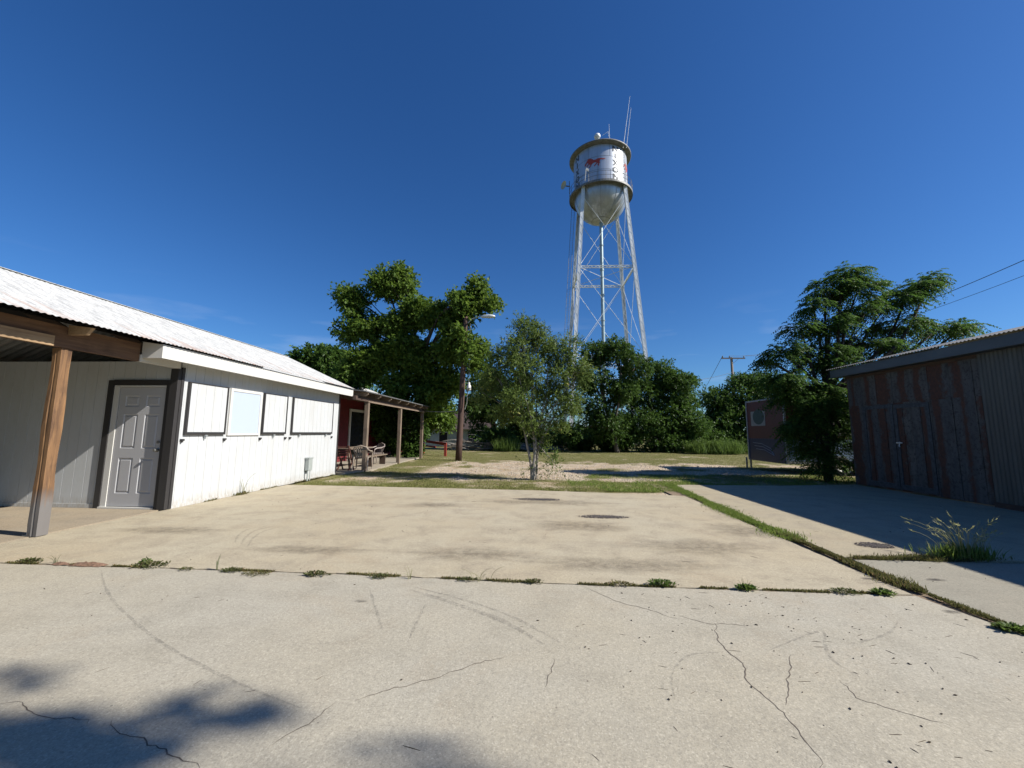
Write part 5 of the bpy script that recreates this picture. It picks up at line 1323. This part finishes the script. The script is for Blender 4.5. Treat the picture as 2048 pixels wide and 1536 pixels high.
# tall grass clump on the driveway
def stalks(base, n, hmin, hmax, rad, spread, seed, mb, seedheads=True, r0=.0035, bias=(0, 0)):
    r = random.Random(seed); tips = []
    for i in range(n):
        a = r.uniform(0, 2 * PI); b_ = Vector((base[0] + math.cos(a) * rad * r.random(), base[1] + math.sin(a) * rad * .5 * r.random(), 0))
        h_ = r.uniform(hmin, hmax); d = Vector((math.cos(a) + bias[0], math.sin(a) * .6 + bias[1], 0)) * spread * r.uniform(.4, 1.2) * h_
        pts = []
        for k in range(8):
            f = k / 7; pts.append(b_ + d * f ** 2 + Vector((0, 0, h_ * (f - .22 * f ** 3))))
        mb.tube(pts, [r0 * (1 - .6 * k / 7) for k in range(8)], 4)
        tips.append((pts[-1], (pts[-1] - pts[-2]).normalized()))
    return tips
tg_ = thing('tall_grass_clump', (*(4.853, 4.982), 0), 'large clump of tall seeding grass at the edge of the shed shadow on the driveway', 'grass clump')
gx, gy = (4.853, 4.982)
mb = MB(); tips = stalks((gx, gy), 46, .25, .60, .24, .62, 3, mb, bias=(-.35, 0)); mb.build('stalk', M_straw, tg_)
V = []; rng = np.random.default_rng(8)
for p, d in tips:
    for k in range(6):
        dd = Vector((rng.normal(), rng.normal(), rng.normal() * .6)) * .5 + d
        V.append((tuple(p - d * (.012 * k)), tuple(dd)))
Pn = np.array([v[0] for v in V]); Dn = np.array([v[1] for v in V])
np_mesh('seed_head', leaf_quads(Pn, Dn, .05, .16, rng, .2), None, rng.uniform(0, 1, len(Pn)), M_straw, tg_)
rr = random.Random(6)
pts = [(gx + rr.gauss(0, .15), gy + rr.gauss(0, .05), 0.0) for _ in range(1100)]
blades('basal_leaves', pts, .04, .20, .009, M_lush, 19, lean=.9, parent=tg_)
pts = [(gx - .25 + rr.gauss(0, .26), gy - .02 + rr.gauss(0, .035), 0.0) for _ in range(1500)]
blades('creeping_mat', pts, .02, .06, .009, M_mat1, 20, lean=.9, parent=tg_)
def weed_stalks(name, c, n, h0, h1, seed, label, mat=M_straw, spread=.5, rad=.04, r0=.002, par=None):
    mb = MB(); stalks(c, n, h0, h1, rad, spread, seed, mb, r0=r0); return tag(mb.build(name, mat), label, 'weed')
weed_stalks('dry_stalks', (-0.493, 3.935), 9, .06, .17, 5, 'dry branching stalks standing in the middle of the slab joint', spread=.9, rad=.12)
weed_stalks('grass_sprig', (-4.946, 4.102), 6, .06, .12, 6, 'pale grass sprig between the round weed and the soil heap', M_weed, .9)
weed_stalks('grass_sprig', (-3.139, 4.010), 4, .10, .21, 7, 'tall thin grass blades left of the brown mat', M_weed, .3, .03, .003)
weed_stalks('grass_sprig', (-1.153, 3.912), 6, .05, .14, 8, 'fine dry sprig right of the olive tuft', M_straw, .8)
weed_stalks('grass_sprig', (1.908, 3.869), 5, .06, .14, 9, 'thin upright stalks in the tuft right of the bright clump', M_weed, .4)
t = thing('wall_weed', (-6.24, 8.56, 0), 'dry weed with long bare stalks against the white wall', 'weed')
mb = MB(); stalks((-6.25, 8.56), 6, .3, .62, .03, .55, 12, mb, r0=.004); mb.build('stalk', M_straw, t)
pts = [(-6.27 + random.gauss(0, .03), 8.55 + random.gauss(0, .12), 0) for _ in range(160)]
blades('leaves', pts, .03, .09, .012, M_mat1, 22, lean=.9, parent=t)
blades('wall_base_weeds', along([(-6.31, 7.0), (-6.31, 9.2), (-6.31, 12.6)], 2600, .02, 18, 2), .01, .05, .007, M_mat1, 23, 'thin line of weeds along the foot of the white wall', 'weeds', 'stuff', .9)
# suckers at the foot of the thin tree
V_, R2_ = clumps_leaves([(.35, 12.2, .35, .25, .2, .35, 26), (-.25, 12.3, .3, .12, .2, .25, 10)], 91, .07, .35, 7, .3, .1, 1, 5, .5)
tag(np_mesh('sucker_shoots', V_, None, R2_, M_leaf3), 'leafy sucker shoots at the foot of the slender tree', 'shoots')
# tall weeds by the far tree line
def tall_weeds(x0, x1, y, n, hmin, hmax, seed, label):
    rng = np.random.default_rng(seed); P = np.stack([rng.uniform(x0, x1, n), y + rng.normal(size=n) * .5], 1)
    env = (1 - np.abs((P[:, 0] - (x0 + x1) / 2) / ((x1 - x0) / 2)) ** 2.5) * (.55 + .45 * np.sin(P[:, 0] * 3.7) * np.sin(P[:, 0] * 1.3 + 1))
    cl = [(x, y + rng.normal() * .3, hmax * .42 * rng.uniform(.6, 1.1), .45, .4, hmax * .36, 70) for x in np.arange(x0 + .4, x1 - .2, .42)]
    Q, rn = clumps_leaves(cl, seed, .13, .4, 6, .25, -.3, 1, 6, .5)
    B_ = P[env > rng.uniform(0, 1, n) * .9]; m_ = len(B_)
    h_ = rng.uniform(hmin, hmax, m_)[:, None]; d = rng.normal(size=(m_, 3)) * .35; d[:, 2] = 1; d = unit(d)
    P3 = np.concatenate([B_, np.full((m_, 1), -.03)], 1); S = unit(np.cross(d, rng.normal(size=(m_, 3)))) * .018
    V = np.stack([P3, P3 + d * h_ * .5 + S, P3 + d * h_, P3 + d * h_ * .5 - S], 1)
    o = np_mesh('tall_weeds', np.concatenate([Q, V]), None, np.concatenate([rn, rng.uniform(0, 1, m_)]), M_weed)
    tag(o, label, 'weeds', None, 'stuff')
tall_weeds(11.0, 15.2, 29.6, 6500, .4, 1.15, 51, 'bright green tall weeds at the foot of the dark trees')
tall_weeds(-3.0, -1.0, 30.5, 2600, .5, 1.25, 52, 'bright green weeds beside the brush pile behind the light pole')
tall_weeds(15.2, 20, 30.2, 2600, .2, .7, 53, 'lower weeds trailing right towards the trailer')
# brush pile
def brush():
    r = random.Random(9); mb = MB()
    for i in range(170):
        x = r.uniform(-6.4, 1.0); env = .25 + .75 * math.exp(-((x + 4.2) / 2.4) ** 2); z = abs(r.gauss(0, .42)) * env
        a = Vector((x, 31.3 + r.uniform(-.7, .7), .04 + z)); an = r.uniform(-.5, .5)+(PI if r.random() < .5 else 0); Ln = r.uniform(.6, 2.1)
        b_ = a + Vector((math.cos(an) * Ln, r.uniform(-.4, .4), math.sin(an) * Ln * .4)); b_.z = max(.03, min(1.4, b_.z))
        limb(mb, a, b_, r.uniform(.015, .055), .008, r, .12, .05, 5, 5)
    tag(mb.build('brush_pile', M_brush, smooth=True), 'tangled pile of dead grey branches in front of the pale house', 'brush pile')
brush()
# litter on the slab: seed pods, twigs and leaf bits
def litter():
    r = random.Random(15); mb = MB()
    for i in range(620):
        if i < 250: x, y = r.gauss(1.9, .8), r.uniform(1.0, 3.8)
        elif i < 470: x, y = r.uniform(-5, 3.3), r.uniform(.9, 9.6)
        else: x, y = r.uniform(3.6, 8.5), r.uniform(3.0, 10.5)
        if x > 3.3 and i < 470: continue
        s = r.uniform(.0018, .0062); a = r.uniform(0, PI); el = r.uniform(1, 2.0)
        if r.random() < .4: el = r.uniform(6, 22); s *= .35
        p = Vector((x, y, s * .6)); d = Vector((math.cos(a), math.sin(a), 0)) * s * el
        mb.tube([p - d, p, p + d], [s * .3, s * .8, s * .3], 5)
    tag(mb.build('leaf_litter', simple('dark_pods_and_twigs', (.06, .045, .03), .9, 0, .5, 30)), 'scattered dark seed pods, twigs and leaf bits on the concrete', 'litter', kind='stuff')
litter()
def stones():
    r = random.Random(25); mb = MB()
    for i in range(3000):
        y = 12.5 + r.random() ** 1.5 * 7.5; x = r.uniform(-4.5, 9)
        if grass_amount(x, y) > .35: continue
        s = r.uniform(.008, .022); mb.bar((x, y, -.035), (x + r.uniform(-1, 1) * s, y + r.uniform(-1, 1) * s, -.035 + s * 1.4), s * 1.5, s * 1.2)
    tag(mb.build('gravel', simple('pale_gravel', (.46, .40, .33), .9, 0, .35, 3)), 'pale loose gravel in the worn yard', 'gravel', kind='stuff')
stones()
